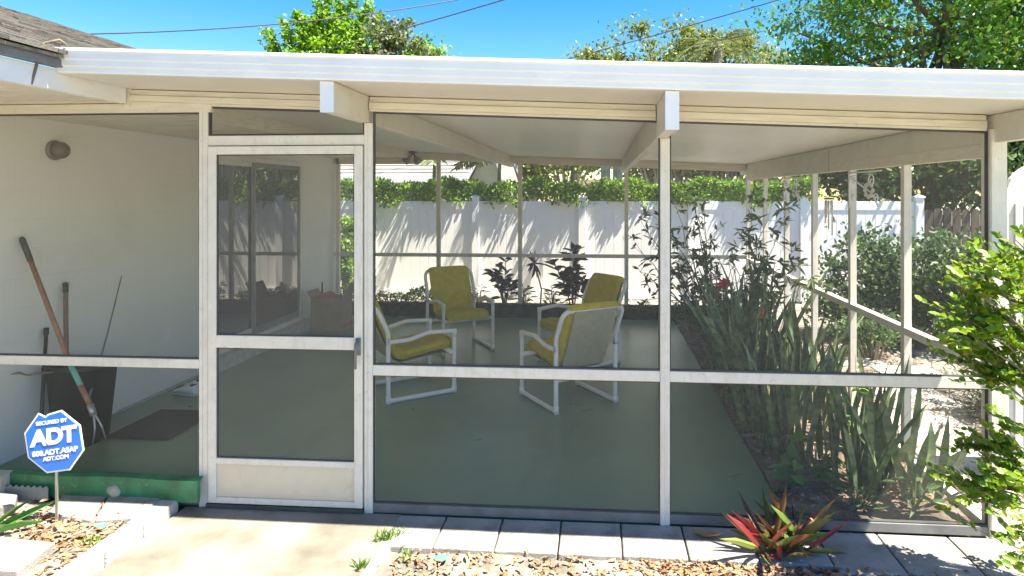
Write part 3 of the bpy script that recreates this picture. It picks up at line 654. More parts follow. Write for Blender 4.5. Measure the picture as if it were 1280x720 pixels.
# doormat, shoes
p=[floor_at(150,516),floor_at(248,511),floor_at(216,548),floor_at(137,548)]; mat=MB(); xs=(-3.15,-2.45); 
mx0,mx1,my0,my1=floor_at(137,549)[0]-.05,floor_at(214,548)[0],floor_at(180,550)[1],floor_at(200,513)[1]
solo(MB().box(mx0,mx1,my0,my1,.002,.012),'doormat','mat_dark','dark flat doormat on the green floor left of the screen door','doormat',bevel=.004)
def shoe(u,v,ang,label):
    c=floor_at(u,v); r=Matrix.Rotation(ang,3,'Z'); t=empty('sneaker',tuple(c),label,'shoe','pair of white sneakers on the porch floor')
    def ringed(prof,nm,mat_):
        vs=[];fs=[];m=14
        for (y,w_,z0_,z1_) in prof:
            for k in range(m):
                a=2*math.pi*k/m; v_=r@Vector((w_*math.cos(a),y,0)); vs.append((c.x+v_.x,c.y+v_.y,(z0_+z1_)/2+(z1_-z0_)/2*math.sin(a)))
        for i in range(len(prof)-1):
            for k in range(m): k2=(k+1)%m; fs.append((i*m+k,i*m+k2,(i+1)*m+k2,(i+1)*m+k))
        fs.append(tuple(range(m))[::-1]); fs.append(tuple((len(prof)-1)*m+k for k in range(m)))
        return MB().add(vs,fs).build(nm,mat_,t,smooth=True)
    ringed([(-.14,.02,0,.025),(-.13,.036,0,.03),(-.05,.038,0,.03),(.05,.046,0,.028),(.11,.042,0,.026),(.145,.02,0,.024)],'sole','painted_block')
    ringed([(-.135,.02,.02,.07),(-.12,.034,.02,.10),(-.05,.036,.02,.095),(.0,.038,.02,.085),(.06,.042,.02,.06),(.11,.036,.02,.045),(.138,.014,.02,.03)],'upper','shoe_white')
    MB().lathe([(.022,.0),(.026,.006),(.02,.008)],(c.x-math.sin(ang)*-.085,c.y+math.cos(ang)*-.085,.092),12).build('opening','mat_dark',t)
shoe(232,494,R(75),'white sneaker on the porch floor, the nearer of the pair'); shoe(243,487,R(60),'white sneaker on the porch floor, the one against the door frame')
# cardboard carton
c=floor_at(408,414); x0,x1,y0,y1=c.x-.21,c.x+.21,c.y,c.y+.34; cx=empty('cardboard_box',(c.x,c.y+.17,0),'open brown cardboard box with red top flap by the sliding door','box')
t=MB(); h=.42; th=.006
t.box(x0,x1,y0,y0+th,0,h); t.box(x0,x1,y1-th,y1,0,h); t.box(x0,x0+th,y0+th,y1-th,0,h); t.box(x1-th,x1,y0+th,y1-th,0,h); t.box(x0+th,x1-th,y0+th,y1-th,0,th); t.build('box_body','cardboard',cx)
def flap(a,b,d,l): a,b,d=Vector(a),Vector(b),Vector(d).normalized()*l; n_=Vector((0,0,.004)); return MB().hexa([a,b,b+d,a+d,a+n_,b+n_,b+d+n_,a+d+n_])
flap((x1,y0,h),(x1,y1,h),(.5,0,1),.2).build('flap','cardboard',cx); flap((x0,y0,h),(x0,y1,h),(-.6,0,1),.10).build('flap','cardboard',cx)
vs=[(x0+.03,y0+.05,h-.05)]; ar=MB()
prof_=[(x0+.02+(.3)*k/10, h-.06+.13*math.sin(math.pi*k/10)) for k in range(11)]
av=[(x,yy,z) for yy in (y0+.02,y0+.2) for x,z in prof_]; ar.add(av,[(k,k+1,12+k,11+k) for k in range(10)]+[tuple(range(11)),tuple(range(11,22))[::-1]]).build('contents','red_card',cx)
MB().box(x1-.003,x1+.002,y0-.002,y1+.002,.03,.08).build('stripe','red_card',cx)
tb_=MB().tube([(c.x-.1,c.y+.1,.3),(c.x-.09,c.y+.08,.62)],.012,8); solo(tb_,'black_rod','black_plastic','short black rod sticking up out of the cardboard box','rod')

# ------------------------------------------------------------------ yard sign
sb_=floor_at(71,655,.03); SGN=empty('yard_sign',tuple(sb_),'blue octagonal security yard sign with white lettering on a thin white stake','sign')
sz=gz(551,sb_.x,sb_.y); sc=Vector((gx(70,sb_.y),sb_.y-.012,sz)); rad=.172
MB().box(sb_.x-.007,sb_.x+.007,sb_.y-.004,sb_.y+.004,-.1,gz(517,sb_.x,sb_.y)).build('stake','steel',SGN,bevel=.001)
def octo(r,y,th,name,mat_,roll=R(9)):
    pts=[]
    for k in range(8):
        a=R(22.5+45*k)
        p=(r*math.cos(a),r*math.sin(a)*1.0); pts.append(p)
    full=[]
    for k in range(8):                        # bite missing out of the upper left edge
        p,q=Vector(pts[k]),Vector(pts[(k+1)%8]); full.append(p)
        if k==1:
            for s in (.62,.68,.76,.84,.90):
                m_=p.lerp(q,s); inn=-m_.normalized()*.022*math.sin((s-.55)/.4*math.pi); full.append(m_+inn)
    rot=Matrix.Rotation(roll,2); full=[rot@p for p in full]; n=len(full)
    vs=[(sc.x+p.x,y,sc.z+p.y) for p in full]+[(sc.x+p.x,y+th,sc.z+p.y) for p in full]
    return MB().add(vs,[tuple(range(n)),tuple(range(n,2*n))[::-1]]+[(i,n+i,n+(i+1)%n,(i+1)%n) for i in range(n)]).build(name,mat_,SGN)
plate=octo(rad,sc.y,.003,'sign_plate','sign_white'); octo(rad*.945,sc.y-.002,.0015,'sign_face','sign_blue')
def text(s,size,dx,dz,ex,roll=R(9),sx=1.0,shear=0.0,sp=1.0):
    cu_=bpy.data.curves.new('lettering','FONT'); cu_.body=s; cu_.size=size; cu_.align_x='CENTER'; cu_.align_y='CENTER'; cu_.extrude=.0006; cu_.offset=ex; cu_.shear=shear; cu_.space_character=sp
    o=bpy.data.objects.new('tmp',cu_); col.objects.link(o); dg=bpy.context.evaluated_depsgraph_get(); me=bpy.data.meshes.new_from_object(o.evaluated_get(dg)); bpy.data.objects.remove(o)
    me.materials.clear(); me.materials.append(M['sign_white']); l=bpy.data.objects.new('lettering',me); col.objects.link(l); l.parent=SGN
    v=Matrix.Rotation(roll,2)@Vector((dx,dz)); l.location=Vector((sc.x+v.x,sc.y-.004,sc.z+v.y))-Vector(SGN.location); l.rotation_euler=(R(90),-roll,0); l.scale=(sx,1,1)
text('SECURED BY',.027,.005,.104,.0009,sx=1.15)
text('ADT',.112,0,.026,.0055,sx=1.15,shear=.12,sp=.95)
text('800.ADT.ASAP',.037,0,-.052,.0014,sx=1.12)
text('ADT.COM',.029,0,-.085,.001,sx=1.1)

# ------------------------------------------------------------------ front ground pieces
GZ=-.045
us=[487,556,627,701,776,853,935,1020,1100,1190,1290]
names=['first','second','third','fourth','fifth','sixth','seventh','eighth','ninth','tenth']
for i in range(len(us)-1):
    a=gx(us[i],YF-.06)+.004; b_=gx(us[i+1],YF-.06)-.004; j=random.uniform(-.004,.004); y0=3.175 if i<7 else 3.12
    m_=MB().hexa([(a,y0+j,-.09),(b_,y0+j,-.09),(b_,YF-.012,-.09),(a,YF-.012,-.09),(a,y0+j,-.018+j*.5),(b_,y0+j,-.018-j*.5),(b_,YF-.012,-.018-j*.3),(a,YF-.012,-.018)])
    solo(m_,'concrete_paver','paver','square concrete paver, %s from the walkway in the row along the screen wall'%names[i],'paver','pavers in a row along the front of the screen wall',bevel=.006)
for k,(ya,yb_) in enumerate(((2.62,2.90),(2.91,3.16),(3.17,3.44))):
    solo(MB().box(-2.475,-2.37,ya,yb_,-.1,.045),'edging_block','painted_block','white painted edging block beside the walkway, %s'%('nearest the viewer','middle of the three','nearest the porch')[k],'edging block','white edging blocks along the walkway',bevel=.008)
for k in range(8): solo(MB().box(-2.475,-2.37,2.61-.28*(k+1)+.01,2.61-.28*k,-.1,.045),'edging_block','painted_block','white painted edging block beside the walkway, out towards the street','edging block','white edging blocks along the walkway',bevel=.008)
def slabp(pts,z0,z1,label,seedj=0):
    n=len(pts); vs=[(p.x,p.y,z0) for p in pts]+[(p.x,p.y,z1) for p in pts]
    return solo(MB().hexa(vs),'concrete_slab','paver',label,'paver','loose concrete slabs in the left bed',bevel=.008)
z=.055
slabp([floor_at(118,650,z),floor_at(172,646,z),floor_at(206,618,z),floor_at(140,612,z)],.0,z,'rough concrete slab beside the white edging under the green board')
slabp([floor_at(60,640,z),floor_at(114,649,z),floor_at(137,613,z),floor_at(85,610,z)],.0,z-.004,'rough concrete slab just right of the sign stake')
slabp([floor_at(-40,712,z+.01),floor_at(22,716,z+.01),floor_at(68,680,z+.01),floor_at(-5,672,z+.01)],.0,z+.02,'large pale concrete slab at the lower left corner')
slabp([floor_at(-30,640,z+.01),floor_at(18,636,z+.01),floor_at(22,622,z+.01),floor_at(-20,618,z+.01)],.0,z+.03,'small white concrete block at the left edge')
solo(MB().box(gx(-40,3.38),gx(3,3.38),3.36,3.46,.02,.17),'white_block','painted_block','white block standing at the far left end of the green board','block',bevel=.01)
# green board: channel with a broken right end
gb=MB(); a,b_=-3.62,gx(249,3.43); n=40; vs=[];fs=[]; pf=[(0,0),(0,.125),(.03,.13),(.05,.13),(.05,.12),(.012,.115),(.012,0)]
for i in range(n+1):
    x=a+(b_-a)*i/n; w_=.0015*math.sin(i*.3)+.0006*math.sin(i*2.3)
    for (py,pz) in pf: vs.append((x+ (.0 if i<n else random.uniform(-.01,.01)),3.425+py+w_,.035+pz*(1+.03*math.sin(i*.31))))
k=len(pf)
for i in range(n):
    for j in range(k): fs.append((i*k+j,i*k+(j+1)%k,(i+1)*k+(j+1)%k,(i+1)*k+j))
fs.append(tuple(range(k))); fs.append(tuple(n*k+j for j in range(k))[::-1])
solo(gb.add(vs,fs),'green_board','green_board','long chipped green board lying along the foot of the left screen','board')
cg=MB(); n=60; a,b_=gx(4,3.40),gx(61,3.40); vs=[];fs=[]
for i in range(n+1):
    x=a+(b_-a)*i/n; q=.006*math.sin(i*.8)
    vs+=[(x,3.395,.03),(x,3.395+.0,.105+q),(x,3.40,.03),(x,3.40,.105+q)]
for i in range(n):
    A=i*4; B=A+4; fs+=[(A,B,B+1,A+1),(A+2,A+3,B+3,B+2),(A+1,B+1,B+3,A+3)]
solo(cg.add(vs,fs),'corrugated_strip','corrugated_grey','short grey corrugated strip leaning on the green board','strip')
c=floor_at(145,617,.06); solo(MB().blob((c.x,c.y,c.z+.02),.05,.042,.04,5,9,.25),'rock','stone','round grey rock resting on the slabs by the green board','rock',smooth=True)
def scrap(u,v,z,s,label):
    c=floor_at(u,v,z); mb=MB(); pts=[]; r_=random.Random(u)
    for k in range(9): a=2*math.pi*k/9; q=s*(.7+.5*r_.random()); pts.append((c.x+q*math.cos(a),c.y+q*.8*math.sin(a),z+.012+.012*r_.random()))
    vs=pts+[(x,y,zz-.004) for x,y,zz in pts]; solo(mb.add(vs,[tuple(range(9)),tuple(range(9,18))[::-1]]+[(i,9+i,9+(i+1)%9,(i+1)%9) for i in range(9)]),'plastic_scrap','plastic_aqua',label,'scrap')
scrap(126,661,.03,.033,'aqua plastic scrap on the sand in the left bed'); scrap(552,701,-.04,.036,'aqua plastic scrap among the pebbles right of the walkway'); 
def dleaf(u,v,z,l,w_,ang,label):
    c=floor_at(u,v,z); vs=[];fs=[]; n=8; d=Vector((math.cos(ang),math.sin(ang),0)); s=Vector((-d.y,d.x,0))
    for i in range(n+1):
        t=i/n; hw_=w_/2*math.sin(math.pi*min(.98,t*.96+.02))**.8
        for q in (-1,-.5,0,.5,1): p=c+d*l*(t-.5)+s*hw_*q; vs.append((p.x,p.y,z+.004+.016*abs(q)**1.5+.016*abs(t-.5)*2))
    for i in range(n):
        for j in range(4): A=i*5+j; fs.append((A,A+1,A+6,A+5))
    solo(MB().add(vs,fs),'fallen_leaf','dead_leaf',label,'leaf','large fallen leaves on the pavers',smooth=True)
dleaf(882,671,-.018,.15,.07,R(-15),'large curled brown fallen leaf lying on the pavers near the reddish plant'); dleaf(665,643,-.0,.07,.03,R(5),'small orange fallen leaf at the foot of the middle screen')
# leaf litter and pebbles (uncountable)
def scatter_leaves(name,regions,l,w_):
    P=[]
    for (x0,x1,y0,y1,z_,n) in regions:
        k=rng.integers(0,max(2,n//18),n); cx_=rng.uniform(x0,x1,max(2,n//18)); cy_=rng.uniform(y0,y1,max(2,n//18))
        x=np.where(rng.random(n)<.5,rng.uniform(x0,x1,n),cx_[k]+rng.normal(0,.06,n)); y=np.where(rng.random(n)<.5,rng.uniform(y0,y1,n),cy_[k]+rng.normal(0,.04,n))
        x=np.clip(x,x0,x1); y=np.clip(y,y0,y1); P.append(np.stack([x,y,z_+rng.exponential(.006,n)+.004],1))
    P=np.concatenate(P); n=len(P); D=rng.normal(size=(n,3)); D[:,2]=rng.uniform(-.03,.22,n); nm=rng.normal(size=(n,3))*.35+np.array([0,0,1])
    V,F=leaf_mb(P,D,l*rng.uniform(.5,1.5,n),w_,fold=.3,sag=.15,nrm=nm); o=np_obj(name,V,F,'litter'); tag(o,'dry orange and brown leaves scattered over the beds','leaf litter',kind='stuff')
scatter_leaves('leaf_litter',[(-1.0,2.5,2.7,3.16,-.04,1700),(.2,2.2,3.0,3.16,-.04,1300),(-1.0,2.5,.8,2.7,-.04,1500),(1.05,1.98,3.6,9.0,.005,2600),(2.1,3.4,3.3,9,-.035,2600),(-4.2,-2.5,2.6,3.38,.03,1000),(-2.9,-2.5,2.8,3.15,.03,300)],.036,.017)
def pebbles(name,regions,label):
    rr=random.Random(3); V=[];F=[]; 
    base=MB().blob((0,0,0),1,1,1,1,4,.3); bv=np.array(base.v)
    f4=base.f
    mb=MB()
    for (x0,x1,y0,y1,z_,n,s0,s1) in regions:
        for _ in range(n):
            s=s0+(s1-s0)*rr.random()**2; a=rr.random()*6.28; sx,sy,sz_=s*rr.uniform(.7,1.3),s*rr.uniform(.6,1),s*.6
            x,y=rr.uniform(x0,x1),rr.uniform(y0,y1); v=bv*np.array([sx,sy,sz_]); v=np.stack([v[:,0]*math.cos(a)-v[:,1]*math.sin(a)+x,v[:,0]*math.sin(a)+v[:,1]*math.cos(a)+y,v[:,2]+z_+sz_*.3],1)
            mb.add(v.tolist(),f4)
    tag(mb.build(name,'pebble',smooth=True),label,'pebbles',kind='stuff')
pebbles('pebbles',[(-1.0,2.4,2.3,3.10,-.04,1300,.003,.013),(-1.0,1.2,2.7,3.04,-.04,170,.012,.03),(-4,-2.5,2.5,3.3,.03,260,.005,.018),(2.2,3.4,3.4,8,-.04,700,.006,.02),(-4,2,9.4,10.7,-.01,600,.01,.03)],'white and tan pebbles strewn over the soil beds')
# grass tufts
def tuft(u,v,z,n,h,label):
    c=floor_at(u,v,z); P=np.tile(np.array(c),(n,1))+rng.normal(0,.018,(n,3))*np.array([1,1,0]); D=rng.normal(0,.5,(n,3))+np.array([0,0,1.]); V,F=leaf_mb(P,D,h,.008,sag=.2)
    o=np_obj('weed_tuft',V,F,'grass_blade',off=tuple(c)); tag(o,label,'weed','green weeds sprouting in the soil')
tuft(482,678,-.04,60,.07,'bright green weed tuft at the corner of the walkway and pavers'); tuft(500,672,-.04,30,.05,'small weed tuft on the soil just right of the walkway corner'); tuft(115,680,.03,50,.04,'low weed tuft on the sand below the sign'); tuft(452,716,-.04,40,.06,'weed tuft beside the walkway kerb at the bottom edge'); tuft(508,700,-.04,25,.04,'tiny weed tuft among orange leaves right of the walkway')
c=floor_at(-25,672,.03); V,F=leaf_mb(np.array([tuple(c)]*5),np.array([[1,.05,.55],[.8,-.3,.7],[-.5,.3,.8],[.2,.8,.6],[.9,.3,.5]]),.3,.03,sag=.25); tag(np_obj('strap_leaf_plant',V,F,'leaf_wide',off=tuple(c)),'green strap leaf plant reaching in at the left edge below the sign','plant')

# ------------------------------------------------------------------ blades: snake plants and others
def blade(mb,base,d,h,w_,bend,tw,n=8):
    base=Vector(base); d=Vector(d).normalized(); s=Vector((math.cos(tw),math.sin(tw),0)); vs=[];fs=[]
    bv=Vector((d.x,d.y,0))+Vector((.001,0,0)); bv.normalize(); nn=s.cross(d)
    for i in range(n+1):
        t=i/n; p=base+d*h*t+bv*bend*h*t*t; ww=w_/2*(.65+.35*math.sin(t*2.2))*(1-max(0,(t-.62)/.38)**1.8)
        ss=(s*math.cos(t*.7)+nn*math.sin(t*.7))
        vs+=[tuple(p-ss*ww+nn*.25*ww),tuple(p),tuple(p+ss*ww+nn*.25*ww)]
    for i in range(n):
        for j in range(2): A=i*3+j; fs.append((A,A+1,A+4,A+3))
    mb.add(vs,fs)
def snake(x,y,h,n,sp_,label,mat_='snake',z=.0,tilt=.15,w_=.046):
    mb=MB()
    for _ in range(int(n*1.55)):
        a=random.random()*6.28; r=sp_*1.1*random.random()**.6; d=(random.gauss(0,tilt)+.3*r*math.cos(a),random.gauss(0,tilt)+.3*r*math.sin(a),1)
        blade(mb,(x+r*math.cos(a),y+r*math.sin(a),z),d,h*random.uniform(.55,1.15),w_*random.uniform(.7,1.2),random.uniform(-.05,.25),random.random()*3.1)
    solo(mb,'snake_plant',mat_,label,'snake plant','snake plants in the porch bed',loc=(x,y,z),smooth=True)
snake(1.28,4.45,.78,22,.18,'snake plant clump at the edge of the green floor, nearest the front screen')
snake(1.25,4.95,.92,24,.2,'tall snake plant clump at the floor edge, second back from the front screen')
snake(1.22,5.5,.98,24,.2,'tall dark snake plant clump at the floor edge, third back from the front screen')
snake(1.25,6.1,1.0,24,.2,'tall snake plant clump at the floor edge in front of the twiggy shrub')
snake(1.55,6.7,1.05,22,.22,'upright snake plant clump beside the twiggy shrub')
snake(1.66,5.3,.85,18,.2,'snake plant clump in the middle of the bed next to the right screen wall')
snake(1.75,6.1,.9,16,.18,'snake plant clump against the right screen wall, farther back')
snake(1.50,3.98,.80,13,.13,'snake plant clump close behind the front screen, left one of the front pair',tilt=.12)
snake(1.68,3.95,.74,13,.12,'snake plant clump close behind the front screen, right one of the front pair',tilt=.14)
snake(1.86,3.85,.5,9,.1,'sparse browning snake plant in the front right corner of the porch',tilt=.4)
snake(1.80,4.6,.7,12,.14,'snake plant clump by the right screen wall, near the front corner')
# twiggy shrub with narrow leaves
def twiggy(base,targets,leafm,ll,lw,nl,label,name='flowering_shrub',r0=.014,extra=None):
    t=empty(name,base,label,'shrub'); sb=MB(); P=[];D=[]; b=Vector(base)
    for e in targets:
        e=Vector(e); s=b+Vector((random.uniform(-.1,.1),random.uniform(-.1,.1),0)); pts=[]
        m1=s.lerp(e,.4)+Vector((random.uniform(-.1,.1),random.uniform(-.1,.1),.15)); 
        for k in range(9):
            q=k/8; pts.append(s*(1-q)**2+m1*2*q*(1-q)+e*q*q+Vector((random.gauss(0,.012),random.gauss(0,.012),random.gauss(0,.01)))*(0<k<8))
        sb.tube(pts,[r0*(1-.85*k/8) for k in range(9)],5)
        for k in range(4,9):
            for _ in range(2 if k<8 else 4):
                if random.random()<.8:
                    tw=pts[k]+Vector((random.gauss(0,.09),random.gauss(0,.09),random.gauss(.03,.07))); sb.tube([pts[k],tw],[.004,.002],4)
                    for _ in range(nl): P.append(pts[k].lerp(tw,random.uniform(.5,1.05))); D.append((tw-pts[k]).normalized()*.6+Vector((random.gauss(0,.7),random.gauss(0,.7),random.gauss(-.1,.5))))
    sb.build('stem','stem',t,smooth=True)
    V,F=leaf_mb(np.array([tuple(p) for p in P]),np.array([tuple(d) for d in D]),ll,lw,sag=.15); np_obj('foliage',V,F,leafm,t); return t
tg=[]
for (u,v,y) in [(800,275,7.6),(812,300,7.5),(830,280,7.8),(845,260,7.6),(862,235,7.8),(868,300,7.5),(858,330,7.4),(800,340,7.3),(815,365,7.2),(800,385,7.3),(840,390,7.2),(885,300,7.7),(905,325,7.5),(925,345,7.5),(880,260,7.8),(820,320,7.5),(845,310,7.9),(895,350,7.2),(870,360,7.3),(860,238,7.9),(940,365,7.3),(792,300,7.6),(835,345,7.4),(880,330,7.8)]:
    tg.append(at(u,v,y))
sh=twiggy((1.35,7.5,.0),tg,'leaf_shrub',.095,.036,4,'tall twiggy dark leaved shrub with red flowers at the far end of the bed')
def flower(u,v,y,m_,parent,s=.05):
    c=at(u,v,y); P=np.array([tuple(c)]*9); a=np.linspace(0,6.28,10)[:9]; D=np.stack([np.cos(a),-.5+0*a,np.sin(a)],1); V,F=leaf_mb(P,D,s*1.2,s*.8); np_obj('flower',V,F,m_,parent)
flower(906,353,7.0,'flower_red',sh,.07); flower(899,357,7.0,'flower_red',sh,.05); flower(914,385,6.8,'flower_red',sh,.04); flower(950,391,6.0,'flower_orange',sh,.06)
tg=[at(u,v,y) for (u,v,y) in [(950,270,6.9),(965,250,7.0),(985,262,6.9),(940,285,7),(1000,330,6.3),(1015,345,6.2),(960,320,6.6),(940,240,7.2),(990,315,6.5)]]
twiggy((1.6,7.0,.0),tg,'leaf_shrub',.11,.034,5,'thin arching shrub with drooping leaves beside the right screen wall',r0=.009)
# low green plants in the bed
def lowplant(x,y,z,n,ll,lw,h,leafm,label,cat='plant',name='leafy_plant',group=None):
    P=[];D=[]; sb=MB(); t=empty(name,(x,y,z),label,cat,group)
    for _ in range(n):
        a=random.random()*6.28; q=Vector((x,y,z))+Vector((math.cos(a)*.1*random.random(),math.sin(a)*.1*random.random(),h*random.uniform(.3,1))); sb.tube([(x,y,z),tuple(q)],[.005,.003],5); P.append(tuple(q)); D.append((math.cos(a),math.sin(a),random.uniform(-.1,.7)))
    V,F=leaf_mb(np.array(P),np.array(D),ll,lw,sag=.3); np_obj('foliage',V,F,leafm,t); sb.build('stem','green_stem',t); return t
lowplant(1.22,3.95,.0,16,.17,.075,.16,'leaf_wide','low plant with broad bright green leaves at the floor corner behind the front screen')
lowplant(1.36,4.15,.0,12,.12,.05,.25,'leaf_hedge','light green leafy plant between the snake plants near the front screen')
lowplant(1.6,4.3,.0,26,.09,.04,.55,'leaf_hedge','light green leafy plant behind the front pair of snake plants')
lowplant(1.75,3.72,.0,22,.08,.03,.16,'leaf_shrub','small ragged weed patch in the bed right behind the front screen sill')
lowplant(1.45,3.70,.0,18,.09,.03,.14,'leaf_shade','small dark seedling patch behind the sill next to the broad leaved plant')
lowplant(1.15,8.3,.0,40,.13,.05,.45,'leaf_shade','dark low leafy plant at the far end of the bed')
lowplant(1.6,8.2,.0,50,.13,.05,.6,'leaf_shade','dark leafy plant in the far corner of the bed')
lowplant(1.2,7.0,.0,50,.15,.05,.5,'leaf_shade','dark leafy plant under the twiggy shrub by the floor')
# plants behind the back screen
def croton(u,y,h,n,label,leafm='leaf_croton',ll=.17,lw=.07,spread=.2):
    x=gx(u,y); t=empty('croton_plant',(x,y,-.01),label,'plant'); sb=MB(); P=[];D=[]
    for k in range(5):
        a=k*1.26+random.random(); top=Vector((x+spread*math.cos(a)*(k>0),y+spread*.6*math.sin(a),h*(1-.12*k))); sb.tube([(x,y,-.02),(x+(top.x-x)*.4,y+(top.y-y)*.4,h*.4),tuple(top)],[.014,.010,.006],6)
        for _ in range(n//5):
            s=random.uniform(.4,1.02); q=Vector((x,y,0)).lerp(top,s); b2=random.random()*6.28; P.append(tuple(q)); D.append((math.cos(b2),math.sin(b2),random.uniform(-.1,.9)))
    V,F=leaf_mb(np.array(P),np.array(D),ll,lw,sag=.25); np_obj('foliage',V,F,leafm,t); sb.build('stem','stem',t,smooth=True)
croton(631,9.6,.78,90,'smaller dark maroon leaved plant behind the back screen, left one')
croton(716,9.5,.96,120,'larger dark maroon leaved plant behind the back screen above the rear armchairs',ll=.21,lw=.095,spread=.27)
x=gx(675,9.5); dr=empty('dracaena',(x,9.5,0),'thin stemmed spiky dracaena between the two maroon plants','plant')
topd=at(668,330,9.5); MB().tube([(x,9.5,-.02),(x+.02,9.5,.35),(x-.03,9.5,.55),tuple(topd)],[.014,.012,.011,.009],6).build('stem','stem',dr,smooth=True)
V,F=leaf_mb(np.array([tuple(topd)]*22),rnd_dir(22)+np.array([0,0,.35]),.22,.02,sag=.5); np_obj('foliage',V,F,'leaf_croton',dr)
for (u,lab) in ((655,'small green plant behind the back screen, just left of the dracaena'),(690,'small green plant behind the back screen, just right of the dracaena'),(745,'small green plant behind the back screen under the larger maroon plant'),(600,'small green plant behind the back screen, left of the maroon plants')):
    lowplant(gx(u,9.6),9.6,0,34,.11,.035,.36,'leaf_hedge',lab)
bush('leafy_bush','tall bright leafy bush against the white fence, seen through the screen door',(gx(432,10.3),10.3,0),(gx(432,10.3),10.3,.85),(.22,.25,.75),'leaf_hedge',1500,26,.08,.08,.045)
bush('low_hedge','low variegated hedge behind the back screen at the left',(gx(500,9.8),9.8,0),None,None,'leaf_hedge',2600,0,0,.05,.025,cat='hedge',box=(gx(425,9.8),gx(585,9.8),9.7,10.0,0,.22))

# ------------------------------------------------------------------ foreground plants outside
c=floor_at(965,700,-.045); br=empty('oyster_plant',tuple(c),'spiky red and green rosette plant on the soil in front of the pavers','plant')
for k,(dx,dy,n,hh) in enumerate(((-.03,0,22,.24),(.13,.02,24,.25),(.05,-.05,12,.16))):
    P=[];D=[]
    for i in range(n):
        a=random.random()*6.28; P.append((c.x+dx+random.gauss(0,.012),c.y+dy,c.z+.02+.07*random.random())); D.append((math.cos(a),math.sin(a)*.9,random.uniform(.15,1.7)))
    V,F=leaf_mb(np.array(P),np.array(D),hh,.027,sag=.22,fold=.5); np_obj('rosette',V,F,'leaf_bromelia',br)
dm=MB(); a=Vector((c.x+.17,c.y+.04,.0))
for i in range(46):
    s=i/45; p=a+Vector((.06*s,.0,.13*s)); blade(dm,p+Vector((random.gauss(0,.006),random.gauss(0,.006),0)),(random.gauss(0,1),random.gauss(0,1),.7),.03,.014,.2,random.random()*3,3)
dm.build('dead_stalk','dead_leaf',br,smooth=True)
# lime green shrub at the right edge, in front of the corner post
base=(2.22,3.05,-.045); ls=empty('leafy_shrub',base,'bright lime green small leaved shrub in front of the right corner post','shrub')
cl=[(1195,385,1.0),(1170,385,.6),(1215,345,1),(1235,330,1),(1255,320,1),(1270,335,1),(1190,415,1),(1215,400,1.2),(1240,385,1.3),(1262,370,1.2),(1205,435,.9),(1225,430,1.2),(1250,420,1.2),(1272,410,1.2),(1235,455,1),(1258,455,1.1),(1275,470,1),(1215,325,.5),(1275,500,.7),(1268,530,.7),(1245,545,.5),(1215,550,.9),(1232,560,.8),(1255,570,.8),(1270,585,.7),(1240,590,.8),(1222,605,.7),(1195,600,.5),(1180,598,.4),(1255,615,.6),(1237,628,.5),(1265,648,.5),(1252,690,.4),(1275,690,.5),(1195,355,.5),(1180,440,.5),(1210,460,.7),(1270,300,.6),(1290,380,1),(1300,450,1),(1295,330,1)]
sb=MB();P=[];D=[]; b=Vector(base)
for (u,v,q) in cl:
    e=at(u,v,random.uniform(2.85,3.2)); m_=Vector((b.x+.02,b.y,max(.1,e.z*.8))); pts=[b*(1-s)**2+m_*2*s*(1-s)+e*s*s for s in [k/8 for k in range(9)]]; sb.tube(pts,[.008*(1-.09*k) for k in range(9)],5)
    for _ in range(int(10*q)+1):
        tw=e+Vector((random.gauss(0,.045),random.gauss(0,.05),random.gauss(0,.048))); sb.tube([pts[7],tw],[.002,.001],4)
        ax=(tw-pts[7]).normalized()
        for s in (.35,.55,.75,.9,1.0):
            for sg in (-1,1):
                pp=pts[7].lerp(tw,s); sd_=ax.cross(Vector((0,0,1))); P.append(tuple(pp)); D.append(tuple(sd_*sg+ax*.5+Vector((0,0,random.uniform(-.1,.5)))))
sb.build('stem','stem',ls,smooth=True); V,F=leaf_mb(np.array(P),np.array(D),.037,.027,nrm=rng.normal(size=(len(P),3))*.8+np.array([0,-1.1,.8]),fold=.3); np_obj('foliage',V,F,'leaf_lime',ls)

# ------------------------------------------------------------------ right side yard
pz=[(2.15,2.78,3.35,3.9),(2.18,2.80,3.96,4.7),(2.2,2.82,4.76,5.5),(2.45,3.05,5.58,6.2),(2.8,3.4,6.28,6.9),(2.5,3.0,6.9,7.4)]
nm=['first slab of the side path, by the corner post','second slab of the side path from the corner post','third slab of the side path from the corner post','fourth slab of the side path from the corner post','fifth slab of the side path from the corner post','last slab of the side path, farthest from the corner post']
for (x0,x1,y0,y1),l_ in zip(pz,nm): solo(MB().box(x0,x1,y0,y1,-.08,-.02),'path_slab','path_mat','pale concrete '+l_,'paver','path slabs outside the right screen wall',bevel=.01)
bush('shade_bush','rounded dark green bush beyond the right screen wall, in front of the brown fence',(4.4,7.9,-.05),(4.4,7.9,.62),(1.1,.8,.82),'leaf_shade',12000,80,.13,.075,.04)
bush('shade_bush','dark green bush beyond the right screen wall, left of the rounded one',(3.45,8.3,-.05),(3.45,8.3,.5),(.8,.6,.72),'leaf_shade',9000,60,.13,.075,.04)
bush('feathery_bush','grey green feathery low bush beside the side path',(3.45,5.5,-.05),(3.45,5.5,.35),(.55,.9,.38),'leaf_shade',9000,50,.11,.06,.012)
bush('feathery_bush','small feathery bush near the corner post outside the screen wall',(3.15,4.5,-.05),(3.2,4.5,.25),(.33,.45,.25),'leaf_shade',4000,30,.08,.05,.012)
bush('shade_bush','sunlit bush against the brown fence at the right',(5.9,8.7,-.05),(5.9,8.7,.72),(1.1,.8,.7),'leaf_hedge',8000,50,.15,.08,.045)
